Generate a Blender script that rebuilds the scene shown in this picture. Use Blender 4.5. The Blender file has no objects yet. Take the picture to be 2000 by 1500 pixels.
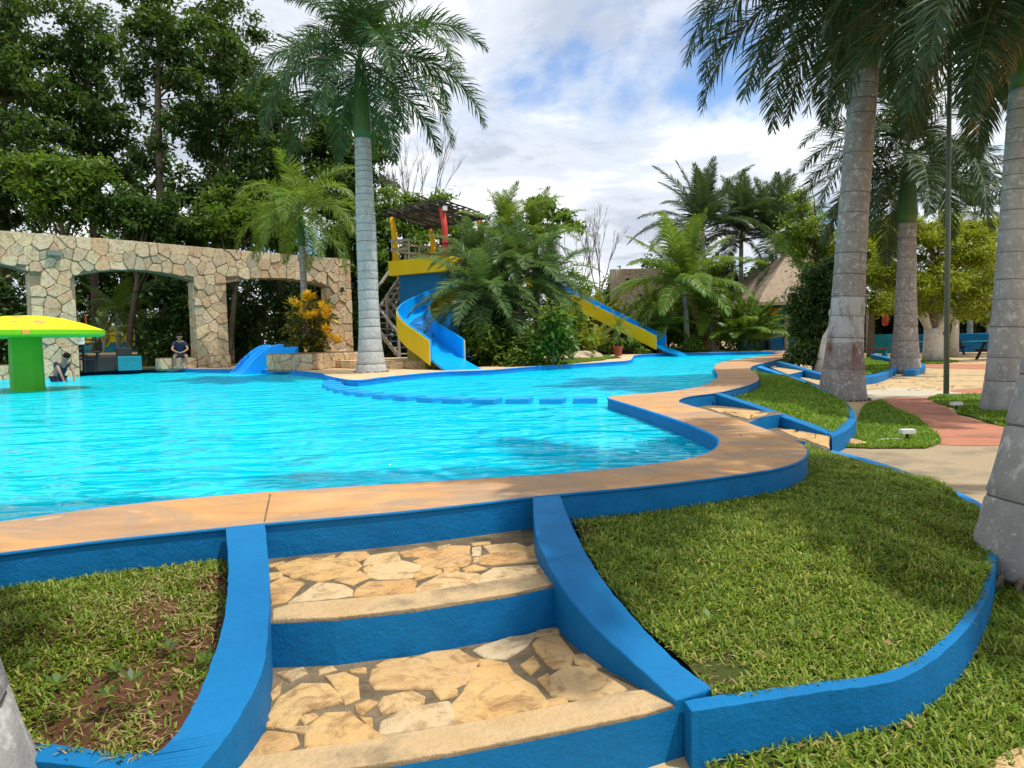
import bpy, math, random
import numpy as np
from mathutils import Vector, Matrix
from mathutils.geometry import delaunay_2d_cdt

random.seed(7); rng = np.random.default_rng(7)
S = bpy.context.scene
C = S.collection

# ------------------------------------------------------------------ camera, light, exposure
F_ = 1455.0; CAMZ = .74; PITCH = math.atan(83/1455.); ROLL = math.radians(1.3)
_fw = np.array([0, math.cos(PITCH), -math.sin(PITCH)]); _r0 = np.array([1., 0, 0]); _u0 = np.cross(_r0, _fw)
_rt = _r0*math.cos(ROLL) - _u0*math.sin(ROLL); _up = _u0*math.cos(ROLL) + _r0*math.sin(ROLL)
cam = bpy.data.cameras.new('camera'); cam.sensor_width = 36; cam.lens = 36*F_/2000; cam.clip_end = 3000; cam.clip_start = .02
co = bpy.data.objects.new('camera', cam); C.objects.link(co); S.camera = co
M4 = Matrix(((_rt[0], _up[0], -_fw[0], 0), (_rt[1], _up[1], -_fw[1], 0), (_rt[2], _up[2], -_fw[2], CAMZ), (0, 0, 0, 1)))
co.matrix_world = M4

SUN_DIR = Vector((.36, -.13, .92)).normalized()
w = bpy.data.worlds.new('World'); S.world = w; w.use_nodes = True
nt = w.node_tree; nt.nodes.clear()
def N(t, typ, **kw):
    n = t.nodes.new(typ)
    for k, v in kw.items(): setattr(n, k, v)
    return n
out = N(nt, 'ShaderNodeOutputWorld'); bg = N(nt, 'ShaderNodeBackground'); bg.inputs[1].default_value = .135
nt.links.new(bg.outputs[0], out.inputs[0])
sky = N(nt, 'ShaderNodeTexSky', sky_type='NISHITA', sun_disc=False)
sky.sun_elevation = math.asin(SUN_DIR.z); sky.sun_rotation = math.atan2(SUN_DIR.x, SUN_DIR.y)
sky.air_density = 1.0; sky.dust_density = .6; sky.ozone_density = 2.0
tc = N(nt, 'ShaderNodeTexCoord')
sep = N(nt, 'ShaderNodeSeparateXYZ'); nt.links.new(tc.outputs['Generated'], sep.inputs[0])
def wmath(op, a, b=None, c=None):
    n = N(nt, 'ShaderNodeMath', operation=op)
    for i, v in enumerate((a, b, c)):
        if v is None: continue
        if isinstance(v, (int, float)): n.inputs[i].default_value = v
        else: nt.links.new(v, n.inputs[i])
    return n.outputs[0]
zc = wmath('ADD', wmath('MAXIMUM', sep.outputs[2], 0.0), .16)
cx = wmath('DIVIDE', sep.outputs[0], zc); cy = wmath('DIVIDE', sep.outputs[1], zc)
comb = N(nt, 'ShaderNodeCombineXYZ'); nt.links.new(cx, comb.inputs[0]); nt.links.new(cy, comb.inputs[1])
CLOUD_OFF = (-.39, 4.81, 3.79)
mp = N(nt, 'ShaderNodeMapping'); mp.inputs['Location'].default_value = CLOUD_OFF; nt.links.new(comb.outputs[0], mp.inputs[0])
def wnoise(scale, detail, rough, vec, dist=0.0):
    n = N(nt, 'ShaderNodeTexNoise'); n.inputs['Scale'].default_value = scale; n.inputs['Detail'].default_value = detail
    n.inputs['Roughness'].default_value = rough; n.inputs['Distortion'].default_value = dist
    nt.links.new(vec, n.inputs['Vector']); return n.outputs['Fac']
n1 = wnoise(.8, 9, .56, mp.outputs[0], .35)
def wramp(fac, stops):
    r = N(nt, 'ShaderNodeValToRGB'); e = r.color_ramp.elements
    while len(e) < len(stops): e.new(.5)
    for i, (p, c) in enumerate(stops): e[i].position = p; e[i].color = (*c, 1)
    r.color_ramp.interpolation = 'EASE'
    nt.links.new(fac, r.inputs[0]); return r.outputs[0]
mask = wramp(n1, [(.34, (0, 0, 0)), (.44, (.88, .88, .88)), (.54, (1, 1, 1))])
mp2 = N(nt, 'ShaderNodeMapping'); mp2.inputs['Location'].default_value = (1.3, 4.1, 2.2); nt.links.new(comb.outputs[0], mp2.inputs[0])
n2 = wnoise(1.5, 8, .58, mp2.outputs[0], .3)
ccol = wramp(n2, [(.36, (3.5, 3.85, 4.5)), (.46, (4.8, 5.1, 5.6)), (.57, (6.8, 6.9, 7.0))])
mx = N(nt, 'ShaderNodeMix', data_type='RGBA'); nt.links.new(mask, mx.inputs[0])
skyb = N(nt, 'ShaderNodeMix', data_type='RGBA', blend_type='MULTIPLY'); skyb.inputs[0].default_value = 1
nt.links.new(sky.outputs[0], skyb.inputs[6]); skyb.inputs[7].default_value = (.85, 1.0, 1.15, 1)
nt.links.new(skyb.outputs[2], mx.inputs[6]); nt.links.new(ccol, mx.inputs[7])
nt.links.new(mx.outputs[2], bg.inputs[0])

sl = bpy.data.lights.new('sun', 'SUN'); sl.energy = 3.4; sl.angle = math.radians(.6); sl.color = (1, .95, .86)
so = bpy.data.objects.new('sun', sl); C.objects.link(so); so.rotation_euler = SUN_DIR.to_track_quat('Z', 'Y').to_euler(); so.location = (10, -5, 30)
S.view_settings.view_transform = 'Standard'; S.view_settings.look = 'None'; S.view_settings.gamma = 1; S.view_settings.exposure = .40
S.view_settings.use_curve_mapping = False
S.cycles.max_bounces = 8; S.cycles.transparent_max_bounces = 12

# ------------------------------------------------------------------ measuring the photograph: a ray through a photo point, met with a plane
CP = np.array([0, 0, CAMZ])
def _d(px, py): return _fw*F_ + _rt*(px-1000) - _up*(py-750)
def U(px, py, z=0.): d = _d(px, py); return Vector(CP + d*((z-CAMZ)/d[2]))
def UD(px, py, Y): d = _d(px, py); return Vector(CP + d*(Y/d[1]))
def ppm(Y): return F_/Y            # photo pixels per metre at depth Y

# ------------------------------------------------------------------ mesh helpers
def mesh(name, V, F, mats=(), mi=None, smooth=False):
    me = bpy.data.meshes.new(name); me.from_pydata([tuple(v) for v in V], [], [tuple(f) for f in F])
    for m in mats: me.materials.append(m)
    if mi is not None: me.polygons.foreach_set('material_index', list(mi))
    if smooth: me.polygons.foreach_set('use_smooth', [True]*len(me.polygons))
    me.update(); return me
def qmesh(name, V, Q, mats=(), mi=None, smooth=False):       # numpy quads, quick
    me = bpy.data.meshes.new(name); V = np.asarray(V, np.float32); Q = np.asarray(Q, np.int32)
    me.vertices.add(len(V)); me.vertices.foreach_set('co', V.ravel())
    me.loops.add(Q.size); me.loops.foreach_set('vertex_index', Q.ravel())
    me.polygons.add(len(Q)); me.polygons.foreach_set('loop_start', np.arange(0, Q.size, 4, dtype=np.int32))
    try: me.polygons.foreach_set('loop_total', np.full(len(Q), 4, np.int32))
    except Exception: pass
    for m in mats: me.materials.append(m)
    if mi is not None: me.polygons.foreach_set('material_index', np.asarray(mi, np.int32))
    if smooth: me.polygons.foreach_set('use_smooth', np.ones(len(Q), bool))
    me.update(calc_edges=True); return me
def obj(name, me, parent=None, kind=None, loc=None):
    o = bpy.data.objects.new(name, me); C.objects.link(o)
    if parent is not None: o.parent = parent
    if loc is not None: o.location = loc
    if kind: o['kind'] = kind
    return o
def thing(name, label, cat, loc=(0, 0, 0), group=None, rz=0):
    o = bpy.data.objects.new(name, None); C.objects.link(o); o.location = loc; o.rotation_euler = (0, 0, rz)
    o.empty_display_size = .2
    return tag(o, label, cat, group)
def tag(o, label, cat, group=None):
    o['label'] = label; o['category'] = cat
    if group: o['group'] = group
    return o
def bevel(o, wd=.01, seg=2, mat=None, ang=35):
    m = o.modifiers.new('bevel', 'BEVEL'); m.width = wd; m.segments = seg; m.limit_method = 'ANGLE'; m.angle_limit = math.radians(ang)
    if mat is not None: m.material = mat
    return o
class MB:
    def __init__(s): s.V = []; s.F = []; s.I = []
    def add(s, V, F, i=0):
        n = len(s.V); s.V += [tuple(v) for v in V]; s.F += [tuple(n+k for k in f) for f in F]; s.I += [i]*len(F); return s
    def box(s, c, d, i=0, rz=0, R=None):
        x, y, z = d[0]/2, d[1]/2, d[2]/2
        R = R or Matrix.Rotation(rz, 3, 'Z'); c = Vector(c)
        V = [c + R @ Vector(p) for p in ((-x,-y,-z),(x,-y,-z),(x,y,-z),(-x,y,-z),(-x,-y,z),(x,-y,z),(x,y,z),(-x,y,z))]
        return s.add(V, ((0,3,2,1),(4,5,6,7),(0,1,5,4),(1,2,6,5),(2,3,7,6),(3,0,4,7)), i)
    def bar(s, a, b, wd, h=None, i=0):
        a = Vector(a); b = Vector(b); t = b-a; L = t.length; q = t.to_track_quat('X', 'Z').to_matrix()
        return s.box((a+b)/2, (L, wd, h or wd), i, R=q)
    def tube(s, pts, rad, n=8, i=0, cap=True):
        pts = [Vector(p) for p in pts]; m = len(pts)
        if isinstance(rad, (int, float)): rad = [rad]*m
        V = []
        for k in range(m):
            t = (pts[min(k+1, m-1)] - pts[max(k-1, 0)]).normalized()
            a = t.orthogonal() if abs(t.z) < .9 else Vector((0, 1, 0))
            a = (a - t*a.dot(t)).normalized()
            if abs(t.z) < .9: a = Vector((0, 0, 1)); a = (a - t*a.dot(t)).normalized()
            b = t.cross(a)
            V += [pts[k] + (a*math.cos(2*math.pi*j/n) + b*math.sin(2*math.pi*j/n))*rad[k] for j in range(n)]
        F = [(k*n+j, k*n+(j+1) % n, (k+1)*n+(j+1) % n, (k+1)*n+j) for k in range(m-1) for j in range(n)]
        if cap: F += [tuple(range(n))[::-1], tuple((m-1)*n+j for j in range(n))]
        return s.add(V, F, i)
    def lathe(s, prof, c=(0, 0, 0), n=16, i=0):
        c = Vector(c); V = []
        for r, z in prof: V += [c + Vector((r*math.cos(2*math.pi*j/n), r*math.sin(2*math.pi*j/n), z)) for j in range(n)]
        m = len(prof)
        F = [(k*n+j, k*n+(j+1) % n, (k+1)*n+(j+1) % n, (k+1)*n+j) for k in range(m-1) for j in range(n)]
        F += [tuple(range(n))[::-1], tuple((m-1)*n+j for j in range(n))]
        return s.add(V, F, i)
    def prism(s, top, zb, it=0, iside=None, bottom=True):    # top: list of 3D points (counter-clockwise), sides go down to zb (number or list)
        top = [Vector(p) for p in top]; n = len(top)
        if sum(top[k].x*top[(k+1) % n].y - top[(k+1) % n].x*top[k].y for k in range(n)) < 0: top = top[::-1]; zb = zb[::-1] if isinstance(zb, list) else zb
        if not isinstance(zb, list): zb = [zb]*n
        V = top + [Vector((p.x, p.y, z)) for p, z in zip(top, zb)]
        s.add(V, [tuple(range(n))], it)
        base = len(s.V) - 2*n; iside = it if iside is None else iside
        F = [(base+k, base+n+k, base+n+(k+1) % n, base+(k+1) % n) for k in range(n)]
        if bottom: F.append(tuple(base+n+k for k in range(n))[::-1])
        s.F += F; s.I += [iside]*len(F); return s
    def sphere(s, c, r, n=12, m=8, i=0):
        r = (r, r, r) if isinstance(r, (int, float)) else r; c = Vector(c)
        V = [c + Vector((r[0]*math.sin(math.pi*k/m)*math.cos(2*math.pi*j/n), r[1]*math.sin(math.pi*k/m)*math.sin(2*math.pi*j/n), r[2]*math.cos(math.pi*k/m))) for k in range(m+1) for j in range(n)]
        F = [(k*n+j, (k+1)*n+j, (k+1)*n+(j+1) % n, k*n+(j+1) % n) for k in range(m) for j in range(n)]
        return s.add(V, F, i)
    def build(s, name, mats, parent=None, kind=None, smooth=False):
        if not isinstance(mats, (list, tuple)): mats = [mats]
        return obj(name, mesh(name, s.V, s.F, mats, s.I, smooth), parent, kind)
def spline(P, step=None, n=8, closed=False):
    P = [Vector(p) for p in P]; out = []; m = len(P)
    for k in range(m if closed else m-1):
        p0, p1, p2, p3 = (P[(k-1) % m] if closed else P[max(k-1, 0)]), P[k], P[(k+1) % m], (P[(k+2) % m] if closed else P[min(k+2, m-1)])
        for j in range(n):
            t = j/n
            out.append(.5*((2*p1) + (p2-p0)*t + (2*p0-5*p1+4*p2-p3)*t*t + (3*p1-p0-3*p2+p3)*t**3))
    if not closed: out.append(P[-1])
    return out

# ------------------------------------------------------------------ materials
def ramp(t, fac, stops, interp='LINEAR'):
    r = N(t, 'ShaderNodeValToRGB'); e = r.color_ramp.elements; r.color_ramp.interpolation = interp
    while len(e) < len(stops): e.new(.5)
    for i, (p, c) in enumerate(stops): e[i].position = p; e[i].color = (*c, 1)
    t.links.new(fac, r.inputs[0]); return r.outputs[0]
def noise(t, vec, scale, detail=5, rough=.55, dist=0, stretch=None):
    if stretch:
        m = N(t, 'ShaderNodeMapping'); m.inputs['Scale'].default_value = stretch; t.links.new(vec, m.inputs[0]); vec = m.outputs[0]
    n = N(t, 'ShaderNodeTexNoise'); n.inputs['Scale'].default_value = scale; n.inputs['Detail'].default_value = detail
    n.inputs['Roughness'].default_value = rough; n.inputs['Distortion'].default_value = dist; t.links.new(vec, n.inputs['Vector']); return n.outputs['Fac']
def base(name):
    m = bpy.data.materials.new(name); m.use_nodes = True; t = m.node_tree; p = t.nodes['Principled BSDF']
    tcn = N(t, 'ShaderNodeTexCoord'); return m, t, p, tcn.outputs['Object']
def bump(t, p, h, strength, dist=.02):
    b = N(t, 'ShaderNodeBump'); b.inputs['Strength'].default_value = strength; b.inputs['Distance'].default_value = dist
    t.links.new(h, b.inputs['Height']); t.links.new(b.outputs[0], p.inputs['Normal']); return b
def mixc(t, fac, a, b, bt='MIX'):
    n = N(t, 'ShaderNodeMix', data_type='RGBA', blend_type=bt)
    for i, v in ((0, fac), (6, a), (7, b)):
        if isinstance(v, (int, float)): n.inputs[i].default_value = v
        elif isinstance(v, tuple): n.inputs[i].default_value = (*v, 1)
        else: t.links.new(v, n.inputs[i])
    return n.outputs[2]
def pm(name, c1, c2=None, scale=3, rough=.7, bs=.0, bscale=30, c3=None, spec=.4, stretch=None, obrand=0):
    m, t, p, v = base(name); c2 = c2 or tuple(x*.8 for x in c1)
    st = [(.3, c1), (.68, c2)] if c3 is None else [(.28, c1), (.5, c3), (.7, c2)]
    if obrand:
        oi = N(t, 'ShaderNodeObjectInfo'); ad = N(t, 'ShaderNodeVectorMath', operation='ADD'); cb = N(t, 'ShaderNodeCombineXYZ')
        mu = N(t, 'ShaderNodeMath', operation='MULTIPLY'); mu.inputs[1].default_value = 60; t.links.new(oi.outputs['Random'], mu.inputs[0])
        t.links.new(mu.outputs[0], cb.inputs[0]); t.links.new(v, ad.inputs[0]); t.links.new(cb.outputs[0], ad.inputs[1]); v = ad.outputs[0]
    col = ramp(t, noise(t, v, scale, 7, .6, .2, stretch), st)
    t.links.new(col, p.inputs['Base Color']); p.inputs['Roughness'].default_value = rough; p.inputs['Specular IOR Level'].default_value = spec
    if bs: bump(t, p, noise(t, v, bscale, 6, .6, 0, stretch), bs)
    return m
def leafmat(name, stops, rough=.42, trans=.28, tcol=(.16, .26, .02)):
    m, t, p, v = base(name)
    g = N(t, 'ShaderNodeNewGeometry'); col = ramp(t, g.outputs['Random Per Island'], stops)
    t.links.new(col, p.inputs['Base Color']); p.inputs['Roughness'].default_value = rough; p.inputs['Specular IOR Level'].default_value = .3
    tr = N(t, 'ShaderNodeBsdfTranslucent'); tr.inputs[0].default_value = (*tcol, 1)
    ms = N(t, 'ShaderNodeMixShader'); ms.inputs[0].default_value = trans
    t.links.new(p.outputs[0], ms.inputs[1]); t.links.new(tr.outputs[0], ms.inputs[2])
    t.links.new(ms.outputs[0], t.nodes['Material Output'].inputs[0]); return m

# blue masonry paint with faint wear and roller texture
def paint(name, c, c2, rough=.55, wear=None, bs=.35):
    m, t, p, v = base(name)
    a = noise(t, v, 2.2, 6, .6); col = ramp(t, a, [(.3, c), (.7, c2)])
    if wear:
        f = ramp(t, noise(t, v, 9, 8, .7, .5), [(.61, (0, 0, 0)), (.72, (.8, .8, .8))]); col = mixc(t, f, col, wear)
        f = ramp(t, noise(t, v, 38, 8, .75, .3), [(.70, (0, 0, 0)), (.74, (.7, .7, .7))]); col = mixc(t, f, col, tuple(x*.35+.05 for x in wear))
    t.links.new(col, p.inputs['Base Color']); p.inputs['Roughness'].default_value = rough
    p.inputs['Specular IOR Level'].default_value = .2
    hh = N(t, 'ShaderNodeMath', operation='MULTIPLY_ADD'); t.links.new(noise(t, v, 9, 4, .6), hh.inputs[0]); hh.inputs[1].default_value = 2.2; t.links.new(noise(t, v, 55, 6, .75), hh.inputs[2])
    bump(t, p, hh.outputs[0], bs, .016); return m
BLUE = paint('blue_paint', (.0008, .125, .33), (.0012, .16, .39), .62, (.01, .11, .25))
POOLBLUE = paint('pool_blue_paint', (.002, .20, .58), (.003, .25, .64), .5, bs=.1)
def flag_mat(name, c, grain=22, blend=.75):
    m, t, p, v = base(name); oi = N(t, 'ShaderNodeObjectInfo')
    tone = ramp(t, oi.outputs['Random'], c)
    n_ = noise(t, v, 5, 8, .62, .4); col = mixc(t, ramp(t, n_, [(.35, (0, 0, 0)), (.7, (blend,)*3)]), tone, (.62, .44, .22), 'MIX')
    col = mixc(t, ramp(t, noise(t, v, 9, 8, .72, 1.2), [(.48, (0, 0, 0)), (.64, (.85, .85, .85))]), col, (.27, .15, .065))
    col = mixc(t, ramp(t, noise(t, v, 34, 6, .75, .3), [(.62, (0, 0, 0)), (.70, (.6, .6, .6))]), col, (.12, .085, .055))
    t.links.new(col, p.inputs['Base Color']); p.inputs['Roughness'].default_value = .85; p.inputs['Specular IOR Level'].default_value = .25
    bump(t, p, noise(t, v, grain, 9, .7, .3), .7, .025); return m
FLAG = flag_mat('limestone_flag', [(0, (.55, .32, .11)), (.3, (.60, .38, .15)), (.55, (.52, .28, .10)), (.8, (.58, .42, .22)), (1, (.50, .42, .30))])
WALLSTONE = flag_mat('wall_stone', [(0, (.54, .43, .27)), (.14, (.40, .37, .29)), (.28, (.62, .50, .32)), (.42, (.30, .30, .24)), (.52, (.54, .36, .22)), (.66, (.64, .56, .42)), (.78, (.45, .29, .20)), (.9, (.58, .48, .32)), (1, (.36, .31, .24))], 9, .45)
MORTAR = pm('grey_mortar', (.10, .078, .05), (.25, .19, .12), 9, .95, 1, 40, spec=.1)
WALLMORTAR = pm('wall_mortar', (.27, .215, .14), (.17, .135, .09), 5, .95, .5, 30, spec=.1)
NOSE = pm('cream_concrete', (.46, .31, .145), (.25, .19, .115), 5, .9, .8, 45, c3=(.52, .37, .20), spec=.2)
def coping_mat():
    m, t, p, v = base('tan_concrete')
    col = ramp(t, noise(t, v, 1.6, 8, .62, .6, (1, 1.7, 1)), [(.28, (.33, .185, .085)), (.42, (.47, .245, .095)), (.56, (.55, .295, .115)), (.74, (.57, .36, .17))])
    f = ramp(t, noise(t, v, .9, 9, .68, 1.1, (1.2, 2.2, 1)), [(.44, (0, 0, 0)), (.62, (.85, .85, .85))]); col = mixc(t, f, col, (.29, .22, .16))
    f = ramp(t, noise(t, v, 6, 6, .6), [(.62, (0, 0, 0)), (.72, (.6, .6, .6))]); col = mixc(t, f, col, (.62, .44, .27))
    t.links.new(col, p.inputs['Base Color']); p.inputs['Roughness'].default_value = .72; p.inputs['Specular IOR Level'].default_value = .3
    bump(t, p, noise(t, v, 50, 6, .65), .3, .01); return m
COPING = coping_mat()
DECK = pm('tan_deck', (.55, .36, .19), (.44, .29, .17), 1.2, .85, .3, 30, c3=(.62, .44, .25))
PAVE = pm('grey_tan_pavement', (.42, .28, .14), (.22, .17, .11), 1.3, .9, .3, 25, c3=(.50, .36, .18))
REDPATH = pm('red_path', (.36, .125, .075), (.25, .10, .07), 1.5, .9, .4, 40, c3=(.42, .17, .095))
GREYPATH = pm('grey_path', (.30, .225, .13), (.14, .115, .08), 1.2, .9, .4, 40, c3=(.33, .255, .155))
SOIL = pm('red_soil', (.075, .032, .018), (.13, .065, .035), 6, 1, .9, 40, spec=.1)
TURF = pm('turf_base', (.045, .075, .014), (.10, .085, .03), 5, 1, .9, 60, spec=.1)
BARK = pm('dark_bark', (.10, .075, .05), (.17, .14, .10), 6, .95, .8, 20, spec=.1)
GREYWOOD = pm('weathered_wood', (.24, .22, .19), (.38, .34, .30), 3, .9, .4, 25, stretch=(1, 1, 8))
STICK = pm('grey_stick', (.022, .018, .016), (.075, .062, .055), 4, .95, .5, 30)
YELLOW = paint('yellow_paint', (.66, .47, .008), (.74, .54, .012), .5, (.5, .38, .05), .1)
POSTYEL = paint('ochre_paint', (.68, .36, .01), (.74, .42, .015), .6, (.35, .2, .05), .2)
POSTRED = paint('red_paint', (.52, .05, .04), (.60, .075, .06), .6, (.3, .06, .05), .2)
TOWERBLUE = paint('deep_blue_paint', (.004, .12, .32), (.005, .15, .38), .6)
TEAL = paint('teal_paint', (.01, .20, .26), (.015, .25, .32), .6)
SLIDEBLUE = paint('slide_blue', (.003, .31, .78), (.004, .36, .82), .28, None, .05)
MINIBLUE = paint('mini_slide_blue', (.006, .24, .78), (.01, .30, .85), .3, None, .05)
LIME = paint('lime_paint', (.62, .74, .005), (.72, .80, .01), .5, None, .1)
LIMEEDGE = paint('green_rim', (.18, .50, .008), (.22, .54, .01), .5, None, .1)
STEMGREEN = paint('green_stem', (.07, .36, .02), (.09, .40, .025), .5, None, .1)
PEACH = pm('faded_orange_patch', (.80, .28, .07), (.80, .36, .07), 6, .6)
WHITEW = pm('whitewash', (.58, .52, .42), (.40, .35, .27), 6, .9, .5, 25, c3=(.66, .61, .52))
THATCH = pm('thatch', (.30, .22, .15), (.17, .125, .09), 14, 1, 1.0, 40, c3=(.40, .31, .23), stretch=(1, 1, 3))
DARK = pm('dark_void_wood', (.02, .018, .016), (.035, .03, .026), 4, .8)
BLACKM = pm('black_metal', (.018, .018, .02), (.03, .03, .03), 4, .5)
WHITE = pm('white_plastic', (.75, .74, .70), (.66, .66, .62), 5, .5)
INK = pm('black_ink', (.02, .02, .015), (.03, .03, .02), 5, .7)
TERRA = pm('terracotta', (.42, .10, .05), (.36, .09, .05), 4, .7)
ROCK = pm('pale_rock', (.55, .43, .30), (.36, .28, .2), 3, .95, .8, 12)
BRICKRED = pm('red_brick', (.16, .045, .03), (.12, .035, .025), 5, .9, .4, 30)
SKIN = pm('skin', (.36, .20, .13), (.32, .17, .11), 4, .5)
NAVY = pm('navy_cloth', (.012, .02, .05), (.018, .03, .07), 6, .85, .3, 60)
HAIR = pm('black_hair', (.008, .007, .006), (.014, .011, .010), 30, .9, spec=.1)
RED = pm('red_plastic', (.55, .02, .015), (.5, .03, .02), 5, .5)
POLEGREEN = pm('green_grey_pole', (.10, .13, .10), (.14, .16, .13), 4, .6)
RUBBLE = pm('rough_masonry', (.36, .29, .21), (.22, .18, .135), 1.6, .95, .6, 8, c3=(.44, .36, .27))
SCAR = pm('ring_scar', (.085, .075, .068), (.15, .135, .12), 6, .95, spec=.1)
def palm_trunk_mat(name, a, b, stain=None, band=None):
    m, t, p, v = base(name)
    col = ramp(t, noise(t, v, 4, 8, .65, .3, (1, 1, .45)), [(.3, a), (.68, b)])
    f = ramp(t, noise(t, v, 11, 8, .7), [(.53, (0, 0, 0)), (.64, (.8, .8, .8))]); col = mixc(t, f, col, (.54, .53, .50))
    f = ramp(t, noise(t, v, 30, 6, .75), [(.60, (0, 0, 0)), (.66, (.8, .8, .8))]); col = mixc(t, f, col, (.62, .61, .58))
    f = ramp(t, noise(t, v, 8, 6, .7, 0, (1, 1, .2)), [(.60, (0, 0, 0)), (.75, (.65, .65, .65))]); col = mixc(t, f, col, (.13, .11, .10))
    if band:
        sb = N(t, 'ShaderNodeSeparateXYZ'); t.links.new(v, sb.inputs[0]); zo = None
        for op, val in (('GREATER_THAN', band[0]), ('LESS_THAN', band[1])):
            q = N(t, 'ShaderNodeMath', operation=op); q.inputs[1].default_value = val; t.links.new(sb.outputs[2], q.inputs[0])
            if zo is None: zo = q.outputs[0]
            else: q3 = N(t, 'ShaderNodeMath', operation='MULTIPLY'); t.links.new(zo, q3.inputs[0]); t.links.new(q.outputs[0], q3.inputs[1]); zo = q3.outputs[0]
        q4 = N(t, 'ShaderNodeMath', operation='MULTIPLY'); t.links.new(zo, q4.inputs[0]); t.links.new(ramp(t, noise(t, v, 5, 7, .7, .2, (1, 1, .35)), [(.38, (0, 0, 0)), (.52, (.8, .8, .8))]), q4.inputs[1])
        col = mixc(t, q4.outputs[0], col, (.50, .49, .48))
    if stain:
        s_, zc_, zr = stain
        sx = N(t, 'ShaderNodeSeparateXYZ'); t.links.new(v, sx.inputs[0])
        q = N(t, 'ShaderNodeMapRange'); q.inputs[1].default_value = zc_-zr; q.inputs[2].default_value = zc_; q.inputs[3].default_value = 0; q.inputs[4].default_value = 1; t.links.new(sx.outputs[2], q.inputs[0])
        q2 = N(t, 'ShaderNodeMapRange'); q2.inputs[1].default_value = zc_+zr*.5; q2.inputs[2].default_value = zc_; q2.inputs[3].default_value = 0; q2.inputs[4].default_value = 1; t.links.new(sx.outputs[2], q2.inputs[0])
        mu = N(t, 'ShaderNodeMath', operation='MULTIPLY'); t.links.new(q.outputs[0], mu.inputs[0]); t.links.new(q2.outputs[0], mu.inputs[1])
        mu2 = N(t, 'ShaderNodeMath', operation='MULTIPLY'); t.links.new(mu.outputs[0], mu2.inputs[0]); t.links.new(ramp(t, noise(t, v, 3, 5, .6, .3, (1, 1, .4)), [(.45, (0, 0, 0)), (.6, (1, 1, 1))]), mu2.inputs[1])
        col = mixc(t, mu2.outputs[0], col, s_)
    t.links.new(col, p.inputs['Base Color']); p.inputs['Roughness'].default_value = .88; p.inputs['Specular IOR Level'].default_value = .25
    bump(t, p, noise(t, v, 14, 8, .7, 0, (1, 1, .5)), .6, .03); return m
PTRUNK = palm_trunk_mat('pale_palm_trunk', (.30, .31, .30), (.42, .43, .42))
PTRUNK2 = palm_trunk_mat('brown_grey_palm_trunk', (.21, .185, .165), (.33, .30, .275), ((.17, .06, .03), .95, .6), (1.05, 1.85))
PTRUNKB = palm_trunk_mat('brown_palm_trunk', (.19, .165, .145), (.30, .265, .24))
PTRUNK3 = palm_trunk_mat('grey_palm_trunk', (.23, .225, .21), (.37, .36, .34))
PSHAFT = pm('green_crownshaft', (.05, .12, .018), (.035, .085, .02), 3, .4, stretch=(1, 1, .3))
RACHIS = pm('frond_rachis', (.16, .20, .05), (.12, .16, .04), 4, .5)
PFROND = leafmat('palm_leaflet', [(0, (.02, .062, .022)), (.5, (.035, .09, .03)), (.85, (.06, .125, .04)), (1, (.10, .13, .05))], .36, .22, (.09, .18, .02))
PFRONDB = leafmat('dark_palm_leaflet', [(0, (.018, .046, .018)), (.6, (.03, .07, .024)), (.9, (.05, .095, .03)), (1, (.12, .10, .04))], .5, .2, (.07, .12, .02))
BRIGHTP = leafmat('bright_palm_leaflet', [(0, (.05, .12, .015)), (.5, (.09, .18, .02)), (1, (.20, .24, .03))], .4, .32, (.28, .40, .03))
YELLOWP = leafmat('yellowing_palm_leaflet', [(0, (.12, .17, .015)), (.6, (.25, .27, .025)), (1, (.38, .34, .05))], .4, .3, (.4, .42, .03))
DATEP = leafmat('date_palm_leaflet', [(0, (.035, .09, .03)), (.5, (.065, .145, .045)), (1, (.16, .21, .07))], .4, .28, (.2, .32, .05))
DRYP = leafmat('dry_frond', [(0, (.20, .12, .05)), (1, (.34, .22, .10))], .8, .2, (.3, .2, .08))
COCOP = leafmat('coconut_leaflet', [(0, (.03, .065, .03)), (.6, (.055, .10, .04)), (1, (.13, .15, .06))], .36, .2, (.12, .2, .04))
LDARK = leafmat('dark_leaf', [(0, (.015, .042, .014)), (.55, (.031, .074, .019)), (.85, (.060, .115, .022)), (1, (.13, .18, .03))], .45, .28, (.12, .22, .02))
LMID = leafmat('mid_leaf', [(0, (.03, .075, .014)), (.6, (.065, .14, .02)), (1, (.15, .22, .03))], .45, .34, (.22, .34, .02))
LBRIGHT = leafmat('bright_leaf', [(0, (.06, .12, .01)), (.5, (.11, .19, .014)), (1, (.22, .28, .03))], .42, .34, (.32, .42, .03))
LYELL = leafmat('lime_tree_leaf', [(0, (.075, .125, .008)), (.5, (.16, .22, .012)), (1, (.30, .34, .03))], .42, .34, (.40, .46, .02))
CROTON = leafmat('croton_leaf', [(0, (.025, .06, .012)), (.72, (.06, .11, .015)), (.86, (.22, .22, .015)), (.95, (.62, .42, .02)), (1, (.22, .06, .03))], .35, .25, (.5, .3, .03))
CROTONY = leafmat('yellow_croton_leaf', [(0, (.70, .36, .012)), (.7, (.85, .52, .02)), (1, (.45, .34, .02))], .35, .25, (.6, .38, .03))
GRASS = leafmat('grass_blade', [(0, (.085, .155, .010)), (.5, (.155, .245, .016)), (.85, (.25, .31, .03)), (1, (.44, .40, .10))], .5, .3, (.24, .34, .03))
GRASSB = leafmat('bright_grass_blade', [(0, (.075, .16, .006)), (.5, (.13, .25, .010)), (1, (.22, .32, .02))], .5, .3, (.24, .38, .02))
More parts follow.
